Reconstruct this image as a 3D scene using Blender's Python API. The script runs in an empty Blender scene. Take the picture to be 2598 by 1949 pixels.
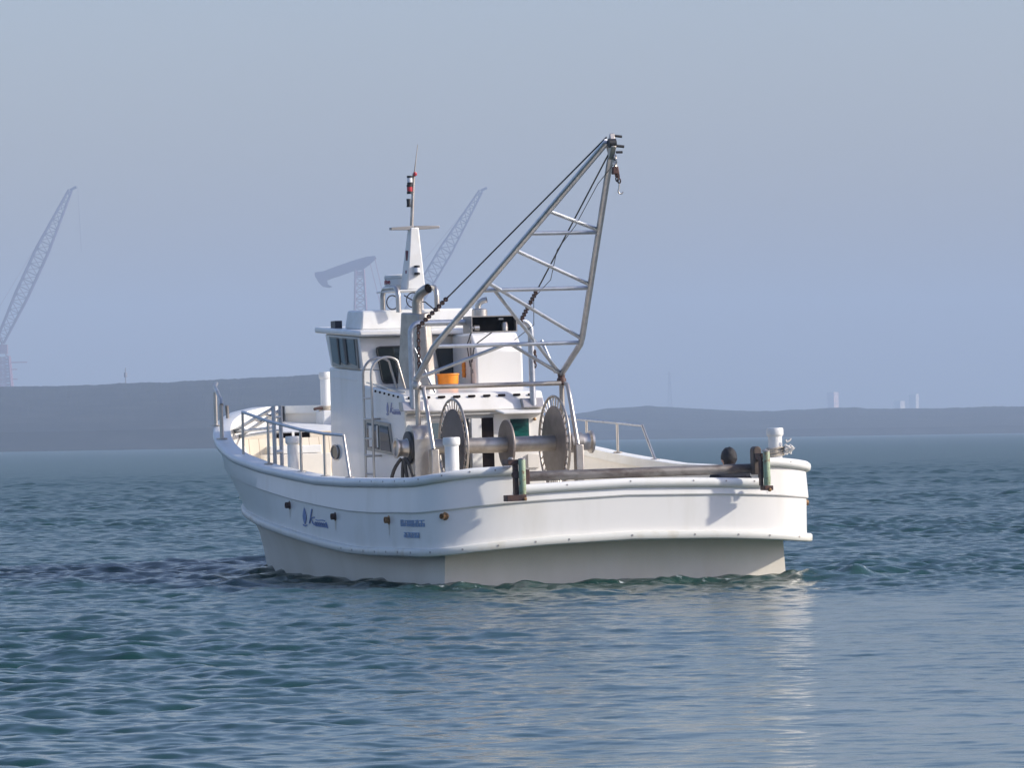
import bpy, bmesh, math, random
import numpy as np
from mathutils import Vector, Matrix, Quaternion
random.seed(7); rng = np.random.default_rng(7)
S = bpy.context.scene
COL = S.collection
PI = math.pi

# ------------------------------------------------------------------ camera
# world axes = boat axes: x towards the bow, y to port, z up, origin at the transom waterline
TH, ROLL = math.radians(18.5), 0.0168
PITCH = math.atan((1111 - 974.5) / 13400.0)
CAM = Vector((-54.1064, 19.2698, 1.6063))
yaw = Vector((math.cos(TH), -math.sin(TH), 0)); rt = Vector((-math.sin(TH), -math.cos(TH), 0)); up = Vector((0, 0, 1))
fw = yaw * math.cos(PITCH) + up * math.sin(PITCH)
u0 = up * math.cos(PITCH) - yaw * math.sin(PITCH)
r_ = rt * math.cos(ROLL) - u0 * math.sin(ROLL)
u_ = u0 * math.cos(ROLL) + rt * math.sin(ROLL)
cam = bpy.data.cameras.new('camera'); camo = bpy.data.objects.new('camera', cam); COL.objects.link(camo)
m = Matrix(((r_.x, u_.x, -fw.x, CAM.x), (r_.y, u_.y, -fw.y, CAM.y), (r_.z, u_.z, -fw.z, CAM.z), (0, 0, 0, 1)))
camo.matrix_world = m
cam.sensor_width = 36.0; cam.lens = 36.0 * 13400 / 2598
cam.clip_start = 0.5; cam.clip_end = 20000
S.camera = camo

# ------------------------------------------------------------------ sky, sun, exposure
SUN = Vector((-0.37, -0.77, 0.46)).normalized()
W = bpy.data.worlds.new('World'); S.world = W; W.use_nodes = True
nt = W.node_tree; bg = nt.nodes['Background']
sky = nt.nodes.new('ShaderNodeTexSky'); sky.sky_type = 'NISHITA'; sky.sun_disc = False
sky.sun_elevation = math.asin(SUN.z); sky.sun_rotation = math.atan2(SUN.x, SUN.y)
sky.air_density = 1.3; sky.dust_density = 2.2; sky.ozone_density = 4.0; sky.altitude = 0
tint = nt.nodes.new('ShaderNodeMixRGB'); tint.blend_type = 'MULTIPLY'; tint.inputs[0].default_value = 1.0; tint.inputs[2].default_value = (1.08, 0.98, 1.12, 1)   # the milky violet of a hazy sky
nt.links.new(sky.outputs[0], tint.inputs[1]); nt.links.new(tint.outputs[0], bg.inputs[0]); bg.inputs[1].default_value = 0.135
sl = bpy.data.lights.new('sun', 'SUN'); sl.energy = 3.8; sl.angle = math.radians(2.0); sl.color = (1.0, 0.93, 0.82)
so = bpy.data.objects.new('sun', sl); COL.objects.link(so)
so.rotation_euler = SUN.to_track_quat('Z', 'Y').to_euler()
S.view_settings.view_transform = 'Standard'; S.view_settings.look = 'None'
S.view_settings.exposure = 0.34; S.view_settings.gamma = 1.0
S.render.engine = 'CYCLES'
S.cycles.volume_bounces = 1; S.cycles.max_bounces = 8
S.cycles.use_denoising = True
HAZE_DENSITY = 3.1e-4

# ------------------------------------------------------------------ materials
def mat(name, col, rough=0.5, metal=0.0, noise=0.0, nscale=3.0, col2=None, bump=0.0, bscale=40.0, spec=None, coat=0.0, stretch=(1, 1, 1), lo=0.4, hi=0.7, rnoise=0.0):
    M = bpy.data.materials.new(name); M.use_nodes = True
    t = M.node_tree; b = t.nodes['Principled BSDF']
    b.inputs['Base Color'].default_value = (*col, 1); b.inputs['Roughness'].default_value = rough; b.inputs['Metallic'].default_value = metal
    if spec is not None: b.inputs['Specular IOR Level'].default_value = spec
    if coat: b.inputs['Coat Weight'].default_value = coat; b.inputs['Coat Roughness'].default_value = 0.15
    tc = t.nodes.new('ShaderNodeTexCoord'); mp = t.nodes.new('ShaderNodeMapping'); mp.inputs['Scale'].default_value = stretch
    t.links.new(tc.outputs['Object'], mp.inputs[0])
    if noise or col2:
        n = t.nodes.new('ShaderNodeTexNoise'); n.inputs['Scale'].default_value = nscale; n.inputs['Detail'].default_value = 6; n.inputs['Roughness'].default_value = 0.62
        t.links.new(mp.outputs[0], n.inputs['Vector'])
        r = t.nodes.new('ShaderNodeValToRGB'); r.color_ramp.elements[0].position = lo; r.color_ramp.elements[1].position = hi
        r.color_ramp.elements[0].color = (*col, 1)
        c2 = col2 if col2 else tuple(c * (1 - noise) for c in col)
        r.color_ramp.elements[1].color = (*c2, 1)
        t.links.new(n.outputs['Fac'], r.inputs[0]); t.links.new(r.outputs[0], b.inputs['Base Color'])
        if rnoise:
            mr = t.nodes.new('ShaderNodeMapRange'); mr.inputs['To Min'].default_value = rough - rnoise; mr.inputs['To Max'].default_value = rough + rnoise
            t.links.new(n.outputs['Fac'], mr.inputs[0]); t.links.new(mr.outputs[0], b.inputs['Roughness'])
    if bump:
        n2 = t.nodes.new('ShaderNodeTexNoise'); n2.inputs['Scale'].default_value = bscale; n2.inputs['Detail'].default_value = 4
        t.links.new(mp.outputs[0], n2.inputs['Vector'])
        bp = t.nodes.new('ShaderNodeBump'); bp.inputs['Strength'].default_value = bump; bp.inputs['Distance'].default_value = 0.02
        t.links.new(n2.outputs['Fac'], bp.inputs['Height']); t.links.new(bp.outputs[0], b.inputs['Normal'])
    return M
GEL = mat('white_gelcoat', (0.81, 0.795, 0.75), 0.30, col2=(0.70, 0.68, 0.61), nscale=2.2, stretch=(1.1, 1.1, .28), bump=0.05, bscale=2.2, coat=0.3, lo=0.48, hi=0.8)
GELB = mat('bottom_paint', (0.84, 0.78, 0.67), 0.45, col2=(0.76, 0.70, 0.58), nscale=1.6, stretch=(1, 1, 0.35), bump=0.04, bscale=3)
CAPM = mat('rail_gelcoat', (0.78, 0.78, 0.74), 0.38, col2=(0.66, 0.65, 0.57), nscale=2.6, lo=0.5, hi=0.85, bump=0.04, bscale=6)
STAINW = mat('yellowed_gelcoat', (0.68, 0.68, 0.62), 0.42, col2=(0.55, 0.50, 0.38), nscale=3.5, lo=0.5, hi=0.8)
CREAM = mat('cream_lining', (0.78, 0.75, 0.68), 0.45, noise=0.12, nscale=2.0)
STEEL = mat('stainless', (0.55, 0.53, 0.50), 0.36, 0.9, col2=(0.42, 0.38, 0.33), nscale=5, rnoise=0.12, stretch=(1, 1, 0.4))
BSTEEL = mat('brushed_stainless', (0.47, 0.44, 0.40), 0.42, 0.85, col2=(0.30, 0.265, 0.23), nscale=4, rnoise=0.1)
GALV = mat('galvanised_pipe', (0.50, 0.53, 0.57), 0.40, 0.85, col2=(0.38, 0.40, 0.43), nscale=9, rnoise=0.1)
DISC = mat('winch_plate', (0.25, 0.22, 0.20), 0.5, 0.6, col2=(0.16, 0.135, 0.12), nscale=4)
RUST = mat('rusty_steel', (0.22, 0.205, 0.19), 0.55, 0.5, col2=(0.10, 0.08, 0.07), nscale=7, lo=0.45, hi=0.65, stretch=(1, 0.5, 1))
DRUST = mat('dark_rust', (0.05, 0.03, 0.03), 0.6, 0.3, col2=(0.12, 0.06, 0.04), nscale=14)
GREENR = mat('green_roller', (0.30, 0.39, 0.25), 0.55, 0.0, col2=(0.22, 0.16, 0.08), nscale=18, lo=0.52, hi=0.66, bump=0.2, bscale=60)
WHITEP = mat('white_paint', (0.80, 0.80, 0.77), 0.4, col2=(0.72, 0.71, 0.66), nscale=5)
HOLLOW = mat('hollow_shade_black', (0.006, 0.005, 0.005), 0.95, spec=0.0)  # darkness inside the exhaust pipe and motor box, painted as dull black
BLACK = mat('black_rubber', (0.012, 0.012, 0.014), 0.5)
DARK = mat('painted_opening_shade', (0.014, 0.009, 0.008), 0.9, spec=0.05)  # shade inside openings, put into the colour of solid dark slabs
GLASS = mat('dark_glass', (0.012, 0.018, 0.020), 0.05, spec=0.6)
PANE = mat('side_window_glass', (0.10, 0.14, 0.15), 0.06, spec=0.9)
TEAL = mat('teal_glass', (0.01, 0.10, 0.085), 0.12, col2=(0.004, 0.03, 0.03), nscale=9, stretch=(1, 0.35, 1), lo=0.45, hi=0.6)
FRAME = mat('window_frame', (0.33, 0.32, 0.29), 0.4, 0.7)
GREYW = mat('grey_header', (0.42, 0.41, 0.38), 0.5)
BLUE = mat('blue_print', (0.06, 0.14, 0.38), 0.4, col2=(0.16, 0.26, 0.5), nscale=20)
BLUE2 = mat('pale_blue_print', (0.15, 0.27, 0.46), 0.4, col2=(0.25, 0.36, 0.52), nscale=25)
VIOLET = mat('faded_blue_print', (0.22, 0.24, 0.44), 0.4, col2=(0.4, 0.42, 0.56), nscale=25)
RED = mat('red_lens', (0.45, 0.03, 0.04), 0.25)
REDP = mat('red_print', (0.30, 0.015, 0.03), 0.5)
LENS = mat('clear_lens', (0.7, 0.72, 0.75), 0.1)
ORANGE = mat('orange_plastic', (0.85, 0.28, 0.015), 0.45, noise=0.25, nscale=6)
BRASS = mat('brass', (0.42, 0.24, 0.10), 0.5, 0.5, col2=(0.12, 0.07, 0.04), nscale=30)
PORTH = mat('porthole_cover', (0.25, 0.20, 0.13), 0.5, 0.3, col2=(0.15, 0.12, 0.08), nscale=12)
ROPE = mat('rope', (0.55, 0.48, 0.38), 0.9, noise=0.3, nscale=60, bump=0.4, bscale=120)
ROPEW = mat('white_rope', (0.72, 0.70, 0.66), 0.9, noise=0.25, nscale=60, bump=0.4, bscale=120)
NAVY = mat('navy_box', (0.01, 0.012, 0.03), 0.4)
SKIN = mat('skin', (0.50, 0.28, 0.20), 0.55)
HAIR = mat('black_hair', (0.010, 0.009, 0.010), 0.55, bump=0.5, bscale=160)
CLOTH = mat('dark_shirt', (0.015, 0.017, 0.025), 0.9, noise=0.3, nscale=20)
JEAN = mat('dark_trousers', (0.03, 0.035, 0.05), 0.9)
ALU = mat('grey_metal_box', (0.36, 0.34, 0.32), 0.45, 0.6)

def plank_mat(name, wx):
    M = bpy.data.materials.new(name); M.use_nodes = True
    t = M.node_tree; b = t.nodes['Principled BSDF']; b.inputs['Roughness'].default_value = 0.6
    tc = t.nodes.new('ShaderNodeTexCoord'); sp = t.nodes.new('ShaderNodeSeparateXYZ'); t.links.new(tc.outputs['Object'], sp.inputs[0])
    ad = t.nodes.new('ShaderNodeMath'); ad.operation = 'ADD'
    t.links.new(sp.outputs[wx], ad.inputs[0]); ad.inputs[1].default_value = 0.02
    mu = t.nodes.new('ShaderNodeMath'); mu.operation = 'MULTIPLY'; mu.inputs[1].default_value = 7.5; t.links.new(ad.outputs[0], mu.inputs[0])
    fr = t.nodes.new('ShaderNodeMath'); fr.operation = 'FRACT'; t.links.new(mu.outputs[0], fr.inputs[0])
    lt = t.nodes.new('ShaderNodeMath'); lt.operation = 'LESS_THAN'; lt.inputs[1].default_value = 0.06; t.links.new(fr.outputs[0], lt.inputs[0])
    n = t.nodes.new('ShaderNodeTexNoise'); n.inputs['Scale'].default_value = 4; n.inputs['Detail'].default_value = 5; t.links.new(tc.outputs['Object'], n.inputs[0])
    r = t.nodes.new('ShaderNodeValToRGB'); r.color_ramp.elements[0].color = (0.72, 0.63, 0.48, 1); r.color_ramp.elements[1].color = (0.78, 0.71, 0.58, 1); t.links.new(n.outputs['Fac'], r.inputs[0])
    mx = t.nodes.new('ShaderNodeMixRGB'); t.links.new(lt.outputs[0], mx.inputs[0]); t.links.new(r.outputs[0], mx.inputs[1]); mx.inputs[2].default_value = (0.40, 0.31, 0.21, 1)
    t.links.new(mx.outputs[0], b.inputs['Base Color'])
    return M
PLANK = plank_mat('beige_deck_planks', 'Y'); PLANKV = plank_mat('beige_bulkhead_planks', 'Z')

# ------------------------------------------------------------------ mesh helper
HEEL = 0.0155
_c, _s = math.cos(HEEL), math.sin(HEEL)
def heel(p): return Vector((p[0], p[1] * _c + p[2] * _s, p[2] * _c - p[1] * _s))
def ident(p): return Vector(p)

class MB:
    def __init__(self, H=heel): self.v = []; self.f = []; self.H = H
    def add(self, vs, fs):
        o = len(self.v); self.v += [tuple(p) for p in vs]; self.f += [tuple(i + o for i in q) for q in fs]; return self
    def box(self, x0, x1, y0, y1, z0, z1):
        vs = [(x, y, z) for x in (x0, x1) for y in (y0, y1) for z in (z0, z1)]
        return self.add(vs, [(0, 1, 3, 2), (4, 6, 7, 5), (0, 4, 5, 1), (2, 3, 7, 6), (0, 2, 6, 4), (1, 5, 7, 3)])
    def hexa(self, b, t):                        # bottom quad, top quad
        return self.add(list(b) + list(t), [(3, 2, 1, 0), (4, 5, 6, 7)] + [(i, (i + 1) % 4, 4 + (i + 1) % 4, 4 + i) for i in range(4)])
    def prism(self, pts, d):                     # polygon extruded by vector d
        n = len(pts); d = Vector(d); q = [Vector(p) for p in pts]
        return self.add(q + [p + d for p in q], [tuple(range(n - 1, -1, -1)), tuple(range(n, 2 * n))] + [(i, (i + 1) % n, n + (i + 1) % n, n + i) for i in range(n)])
    def tube(self, pts, r, n=12, cap=True, rs=None):
        pts = [Vector(p) for p in pts]; N = len(pts)
        t0 = (pts[1] - pts[0]).normalized(); a = t0.orthogonal().normalized(); vs = []
        for i, p in enumerate(pts):
            if i == 0: t = t0
            elif i == N - 1: t = (pts[-1] - pts[-2]).normalized()
            else: t = ((pts[i] - pts[i - 1]).normalized() + (pts[i + 1] - pts[i]).normalized()).normalized()
            a = (a - t * a.dot(t)).normalized(); b = t.cross(a)
            rr = rs[i] if rs else r
            for k in range(n):
                g = 2 * PI * k / n; vs.append(p + (a * math.cos(g) + b * math.sin(g)) * rr)
        fs = [(i * n + k, i * n + (k + 1) % n, (i + 1) * n + (k + 1) % n, (i + 1) * n + k) for i in range(N - 1) for k in range(n)]
        if cap: fs += [tuple(range(n - 1, -1, -1)), tuple((N - 1) * n + k for k in range(n))]
        return self.add(vs, fs)
    def lathe(self, c, axis, prof, n=28):        # prof: (radius, distance along axis)
        c = Vector(c); ax = Vector(axis).normalized(); a = ax.orthogonal().normalized(); b = ax.cross(a); vs = []
        for r, h in prof:
            for k in range(n):
                g = 2 * PI * k / n; vs.append(c + ax * h + (a * math.cos(g) + b * math.sin(g)) * r)
        N = len(prof)
        fs = [(i * n + k, i * n + (k + 1) % n, (i + 1) * n + (k + 1) % n, (i + 1) * n + k) for i in range(N - 1) for k in range(n)]
        if prof[0][0] > 1e-6: fs.append(tuple(range(n - 1, -1, -1)))
        if prof[-1][0] > 1e-6: fs.append(tuple((N - 1) * n + k for k in range(n)))
        return self.add(vs, fs)
    def torus(self, c, axis, R, r, n=48, k=8):
        c = Vector(c); ax = Vector(axis).normalized(); a = ax.orthogonal().normalized(); b = ax.cross(a); vs = []
        for i in range(n):
            g = 2 * PI * i / n; d = a * math.cos(g) + b * math.sin(g)
            for j in range(k):
                h = 2 * PI * j / k; vs.append(c + d * (R + r * math.cos(h)) + ax * r * math.sin(h))
        return self.add(vs, [(i * k + j, ((i + 1) % n) * k + j, ((i + 1) % n) * k + (j + 1) % k, i * k + (j + 1) % k) for i in range(n) for j in range(k)])
    def loft(self, rows, closed=False):
        n = len(rows[0]); vs = [p for r in rows for p in r]
        fs = []
        for i in range(len(rows) - 1):
            for k in range(n if closed else n - 1):
                fs.append((i * n + k, i * n + (k + 1) % n, (i + 1) * n + (k + 1) % n, (i + 1) * n + k))
        return self.add(vs, fs)
    def build(self, name, m, parent=None, base=None, smooth=35, bevel=0.0, solid=0.0):
        base = Vector(base) if base is not None else (ROOTW.get(parent.name, Vector((0, 0, 0))) if parent else Vector((0, 0, 0)))
        me = bpy.data.meshes.new(name)
        me.from_pydata([tuple(self.H(p) - base) for p in self.v], [], self.f); me.update()
        bm = bmesh.new(); bm.from_mesh(me); bmesh.ops.remove_doubles(bm, verts=bm.verts, dist=1e-5)
        bmesh.ops.recalc_face_normals(bm, faces=bm.faces); bm.to_mesh(me); bm.free()
        if smooth:
            me.polygons.foreach_set('use_smooth', [True] * len(me.polygons)); me.set_sharp_from_angle(angle=math.radians(smooth))
        me.materials.append(m)
        o = bpy.data.objects.new(name, me); COL.objects.link(o)
        if parent: o.parent = parent; ROOTW[o.name] = base
        else: o.location = base; ROOTW[o.name] = base
        if bevel:
            b = o.modifiers.new('bevel', 'BEVEL'); b.width = bevel; b.segments = 2; b.limit_method = 'ANGLE'; b.angle_limit = math.radians(40)
        if solid:
            b = o.modifiers.new('solid', 'SOLIDIFY'); b.thickness = solid; b.offset = -1
        return o
ROOTW = {}
def tag(o, label=None, cat=None, group=None, kind=None):
    if label: o['label'] = label
    if cat: o['category'] = cat
    if group: o['group'] = group
    if kind: o['kind'] = kind
    return o
def root(name, loc, label, cat, group=None, H=heel):
    o = bpy.data.objects.new(name, None); COL.objects.link(o); o.location = H(loc); o.empty_display_size = 0.2
    ROOTW[o.name] = Vector(o.location)
    return tag(o, label, cat, group)
def arc(c, a, b, r, t0, t1, n=8):
    c, a, b = Vector(c), Vector(a), Vector(b)
    return [c + (a * math.cos(t0 + (t1 - t0) * i / n) + b * math.sin(t0 + (t1 - t0) * i / n)) * r for i in range(n + 1)]

# ================================================================== water
def waves(X, Y, lam_min):
    Z = np.zeros_like(X)
    r = np.random.default_rng(11)
    N = 170
    for i in range(N):
        lam = 0.10 * (1.7 / 0.10) ** (i / (N - 1.0)) * (0.9 + 0.2 * r.random())
        d = -TH + PI + 0.12 + r.normal() * 0.60                              # travel mostly along the line of sight
        k = 2 * PI / lam; ph = r.random() * 2 * PI
        A = 0.0028 * lam ** 0.86 * (0.5 + r.random())
        w = np.clip((lam - 1.2 * lam_min) / (1.0 * lam_min + 1e-6), 0, 1)
        arg = k * (X * math.cos(d) + Y * math.sin(d)) + ph
        Z += w * A * (np.sin(arg) + 0.25 * np.cos(2 * arg))
    return Z
def lowfreq(X, Y, seed, lam, aspect=1.0):
    r = np.random.default_rng(seed); Z = np.zeros_like(X)
    for i in range(10):
        l = lam * (0.6 + 0.9 * r.random()); d = r.random() * 2 * PI
        Z += np.sin(2 * PI / l * (X * math.cos(d) + Y * math.sin(d) * aspect) + r.random() * 6.28)
    return Z / 10 ** 0.5
yawang = -TH
fine = np.linspace(-6.6, 6.6, 800); coarse = np.concatenate([np.linspace(6.72, 25, 130), np.geomspace(25.6, 180, 36)])
ang = np.radians(np.concatenate([-coarse[::-1], fine, coarse[:-1]]))
step = [20.0]
while step[-1] < 420: step.append(step[-1] + max(0.030, 0.00115 * step[-1] * (1 + max(0, step[-1] - 75) / 150)))
rad = np.concatenate([np.geomspace(6, 20, 40)[:-1], np.array(step), np.geomspace(step[-1] * 1.01, 6000, 70)])
A_, R_ = np.meshgrid(ang, rad)
X = CAM.x + R_ * np.cos(yawang - A_); Y = CAM.y + R_ * np.sin(yawang - A_)
drad = np.gradient(rad)[:, None] * np.ones_like(A_)
dang = np.gradient(ang)[None, :] * np.ones_like(A_)
cell = np.maximum(np.minimum(drad, 9), R_ * dang * 1.2)
Zw = waves(X, Y, np.minimum(cell, 3.0))
patch = (1 + 0.30 * lowfreq(X, Y, 5, 22)) * (1 + 0.8 * np.clip((R_ - 45) / 140, 0, 1))
# the slick of calm water the boat leaves astern, to starboard of it and towards the viewer
calm = np.exp(-((Y + 0.41 * (X + 5) + 0.8) / 4.6) ** 2) / (1 + np.exp((X + 5.5) / 1.2))
Zw *= np.clip(patch, 0.35, 3.2) * (1 - 0.77 * calm)
# churned wake close astern and past the starboard quarter, the bow wave on the port bow
def bump(x0, y0, x1, y1, w, n=1):
    dx, dy = x1 - x0, y1 - y0; L2 = dx * dx + dy * dy
    t = np.clip(((X - x0) * dx + (Y - y0) * dy) / L2, 0, 1)
    return np.exp(-((X - x0 - t * dx) ** 2 + (Y - y0 - t * dy) ** 2) / (w * w)), t
rough = lowfreq(X, Y, 21, 0.5) * 0.5 + lowfreq(X, Y, 22, 0.26) * 0.3 + lowfreq(X, Y, 24, 1.1) * 0.5
ws, _ = bump(-0.75, 2.2, -0.9, -2.4, 0.55)
wr, tt = bump(-1.0, -1.9, -7.5, -4.6, 0.95)
chu = np.clip(ws + wr * (1 - 0.6 * tt), 0, 1)
Zw += ws * (0.035 + 0.034 * rough) + wr * (1 - 0.55 * tt) * (0.045 + 0.012 * rough)
wp, _ = bump(0.2, 2.2, 12.5, 1.0, 0.40)
Zw += wp * (0.02 + 0.018 * rough)
wb, tb = bump(13.5, 0.15, 12.6, 4.2, 0.42)
Zw += wb * (0.10 * (1 - tb) + 0.02) * (0.8 + 0.25 * rough)
Zw[:, :] = np.where(R_ > 900, 0, Zw)
nr, na = X.shape
me = bpy.data.meshes.new('sea')
co = np.stack([X.ravel(), Y.ravel(), Zw.ravel()], 1).astype(np.float32)
idx = np.arange(nr * na).reshape(nr, na)
q = np.stack([idx[:-1, :-1].ravel(), idx[1:, :-1].ravel(), idx[1:, 1:].ravel(), idx[:-1, 1:].ravel()], 1)
qw = np.stack([idx[:-1, -1], idx[1:, -1], idx[1:, 0], idx[:-1, 0]], 1)
q = np.concatenate([q, qw])[:, ::-1]
centre = len(co); co = np.concatenate([co, np.array([[CAM.x, CAM.y, 0]], np.float32)])
tri = np.stack([np.full(na, centre), idx[0], np.roll(idx[0], -1)], 1)[:, ::-1]
nv = len(co); nl = q.size + tri.size; npol = len(q) + len(tri)
me.vertices.add(nv); me.vertices.foreach_set('co', co.ravel())
me.loops.add(nl); me.loops.foreach_set('vertex_index', np.concatenate([q.ravel(), tri.ravel()]).astype(np.int32))
me.polygons.add(npol)
me.polygons.foreach_set('loop_start', np.concatenate([np.arange(len(q)) * 4, q.size + np.arange(len(tri)) * 3]).astype(np.int32))
me.polygons.foreach_set('use_smooth', np.ones(npol, bool))
me.update(calc_edges=True); me.validate()
far_ = np.maximum(np.clip((R_ - 30) / 200, 0, 1) ** 0.6, 0.45 * np.clip((np.degrees(np.abs(A_)) - 6.6) / 2.0, 0, 1)); at = me.attributes.new('far', 'FLOAT', 'POINT'); at.data.foreach_set('value', np.concatenate([far_.ravel(), [0]]).astype(np.float32))
at = me.attributes.new('foam', 'FLOAT', 'POINT'); at.data.foreach_set('value', np.concatenate([ws.ravel(), [0]]).astype(np.float32))
at = me.attributes.new('churn', 'FLOAT', 'POINT'); at.data.foreach_set('value', np.concatenate([chu.ravel(), [0]]).astype(np.float32))
sea = bpy.data.objects.new('sea', me); COL.objects.link(sea); tag(sea, kind='structure')
WM = bpy.data.materials.new('sea_water'); WM.use_nodes = True
t = WM.node_tree; b = t.nodes['Principled BSDF']
b.inputs['Roughness'].default_value = 0.06; b.inputs['IOR'].default_value = 1.333
tc = t.nodes.new('ShaderNodeTexCoord')
att = t.nodes.new('ShaderNodeAttribute'); att.attribute_name = 'churn'
cr = t.nodes.new('ShaderNodeMixRGB'); cr.inputs[1].default_value = (0.008, 0.042, 0.036, 1); cr.inputs[2].default_value = (0.014, 0.050, 0.040, 1)
t.links.new(att.outputs['Fac'], cr.inputs[0])
fn = t.nodes.new('ShaderNodeTexNoise'); fn.inputs['Scale'].default_value = 5.5; fn.inputs['Detail'].default_value = 8; fn.inputs['Roughness'].default_value = 0.7
mpf = t.nodes.new('ShaderNodeMapping'); mpf.inputs['Scale'].default_value = (0.6, 1.6, 1); t.links.new(tc.outputs['Object'], mpf.inputs[0]); t.links.new(mpf.outputs[0], fn.inputs['Vector'])
mf = t.nodes.new('ShaderNodeMath'); mf.operation = 'MULTIPLY_ADD'; mf.inputs[1].default_value = 0.25; at3 = t.nodes.new('ShaderNodeAttribute'); at3.attribute_name = 'foam'; t.links.new(at3.outputs['Fac'], mf.inputs[0]); t.links.new(fn.outputs['Fac'], mf.inputs[2])
fr = t.nodes.new('ShaderNodeMapRange'); fr.inputs['From Min'].default_value = 0.80; fr.inputs['From Max'].default_value = 0.90; t.links.new(mf.outputs[0], fr.inputs[0])
fm = t.nodes.new('ShaderNodeMixRGB'); fm.inputs[2].default_value = (0.62, 0.66, 0.66, 1); t.links.new(fr.outputs[0], fm.inputs[0]); t.links.new(cr.outputs[0], fm.inputs[1])
t.links.new(fm.outputs[0], b.inputs['Base Color'])
rr = t.nodes.new('ShaderNodeMapRange'); rw = t.nodes.new('ShaderNodeMapRange'); rw.inputs['To Min'].default_value = 0.08; rw.inputs['To Max'].default_value = 0.33; at4 = t.nodes.new('ShaderNodeAttribute'); at4.attribute_name = 'far'; t.links.new(at4.outputs['Fac'], rw.inputs[0]); t.links.new(rw.outputs[0], rr.inputs['To Min']); rr.inputs['To Max'].default_value = 0.6; t.links.new(fr.outputs[0], rr.inputs[0]); t.links.new(rr.outputs[0], b.inputs['Roughness'])
bn = t.nodes.new('ShaderNodeTexNoise'); bn.inputs['Scale'].default_value = 1.1; bn.inputs['Detail'].default_value = 7; bn.inputs['Roughness'].default_value = 0.6
mpb = t.nodes.new('ShaderNodeMapping'); mpb.inputs['Rotation'].default_value = (0, 0, TH); mpb.inputs['Scale'].default_value = (1.0, 0.45, 1)
t.links.new(tc.outputs['Object'], mpb.inputs[0]); t.links.new(mpb.outputs[0], bn.inputs['Vector'])
bp = t.nodes.new('ShaderNodeBump'); bp.inputs['Strength'].default_value = 0.22; bp.inputs['Distance'].default_value = 0.13
at2 = t.nodes.new('ShaderNodeAttribute'); at2.attribute_name = 'far'; mb2 = t.nodes.new('ShaderNodeMapRange'); mb2.inputs['To Min'].default_value = 0.14; mb2.inputs['To Max'].default_value = 1.0; t.links.new(at2.outputs['Fac'], mb2.inputs[0]); t.links.new(mb2.outputs[0], bp.inputs['Strength'])
t.links.new(bn.outputs['Fac'], bp.inputs['Height']); t.links.new(bp.outputs[0], b.inputs['Normal'])
me.materials.append(WM)

# ================================================================== far land, seen through the haze
HOR0, F_ = 1111.0, 13400.0
def azi(px): return math.atan((px - 1299) / F_)               # bearing right of the line of sight
def ground(px, d, z=0.0):
    a = -TH - azi(px); return Vector((CAM.x + d * math.cos(a), CAM.y + d * math.sin(a), z))
def hgt(px, py, d):                                           # height of a point seen at this bearing and elevation
    return CAM.z + d * ((HOR0 - 0.0168 * (px - 1299)) - py) / F_
def hill(name, ridge, d0, depth, m, seed, rough=0.6, trees=True):
    r = np.random.default_rng(seed)
    px = np.linspace(ridge[0][0], ridge[-1][0], 1600)
    prof = np.interp(px, [p[0] for p in ridge], [p[1] for p in ridge])
    d = d0 + depth * 0.45
    H = np.array([hgt(a, c, d) for a, c in zip(px, prof)])
    H = np.maximum(H, -1.5)
    js = np.linspace(0, 1, 26); rows = []
    jag = r.normal(size=1600); jag = np.convolve(jag, np.ones(9) / 9, 'same') * 0.7 + np.convolve(r.normal(size=1600), np.ones(31) / 31, 'same') * 2.0
    for j in js:
        shape = min(1, (j / 0.45)) ** 0.55 if j < 0.45 else math.cos((j - 0.45) / 0.55 * PI / 2)
        n = r.normal(size=1600); n = np.convolve(n, np.ones(5) / 5, 'same')
        row = []
        for k in range(1600):
            g = ground(px[k], d0 + depth * j)
            z = H[k] * shape + (jag[k] * rough * shape ** 6 + n[k] * rough * 0.5) * min(1, j * 8) * (H[k] > 1) * (shape ** 0.5) - (1.5 if j in (0, 1) else 0)
            row.append((g.x, g.y, z))
        rows.append(row)
    o = MB(ident).loft(rows).build(name, m, smooth=0); return tag(o, kind='structure')
WOODS = mat('wooded_slope', (0.012, 0.022, 0.030), 0.9, col2=(0.035, 0.045, 0.05), nscale=0.06, lo=0.42, hi=0.8)
WOODS2 = mat('far_slope', (0.08, 0.10, 0.09), 0.9, col2=(0.16, 0.16, 0.13), nscale=0.02, lo=0.4, hi=0.7)
hill('hills', [(-5600, 1260), (-4300, 1150), (-2600, 1055), (-700, 1006), (-300, 990), (0, 981), (150, 979), (290, 973), (400, 971), (462, 965), (500, 963), (620, 958), (700, 955), (830, 948), (950, 955), (1100, 990), (1230, 1050), (1290, 1125)], 1480, 500, WOODS, 3, 0.28)
hill('hills', [(1150, 1118), (1300, 1070), (1485, 1046), (1530, 1038), (1640, 1030), (1700, 1032), (1780, 1038), (1850, 1041), (1930, 1043), (2000, 1041), (2100, 1035), (2170, 1033), (2200, 1037), (2350, 1036), (2440, 1034), (2540, 1031), (2700, 1030), (3000, 1036), (3800, 1042), (5000, 1010), (6600, 1006), (7400, 1030)], 2150, 500, WOODS, 4, 0.28)

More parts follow.
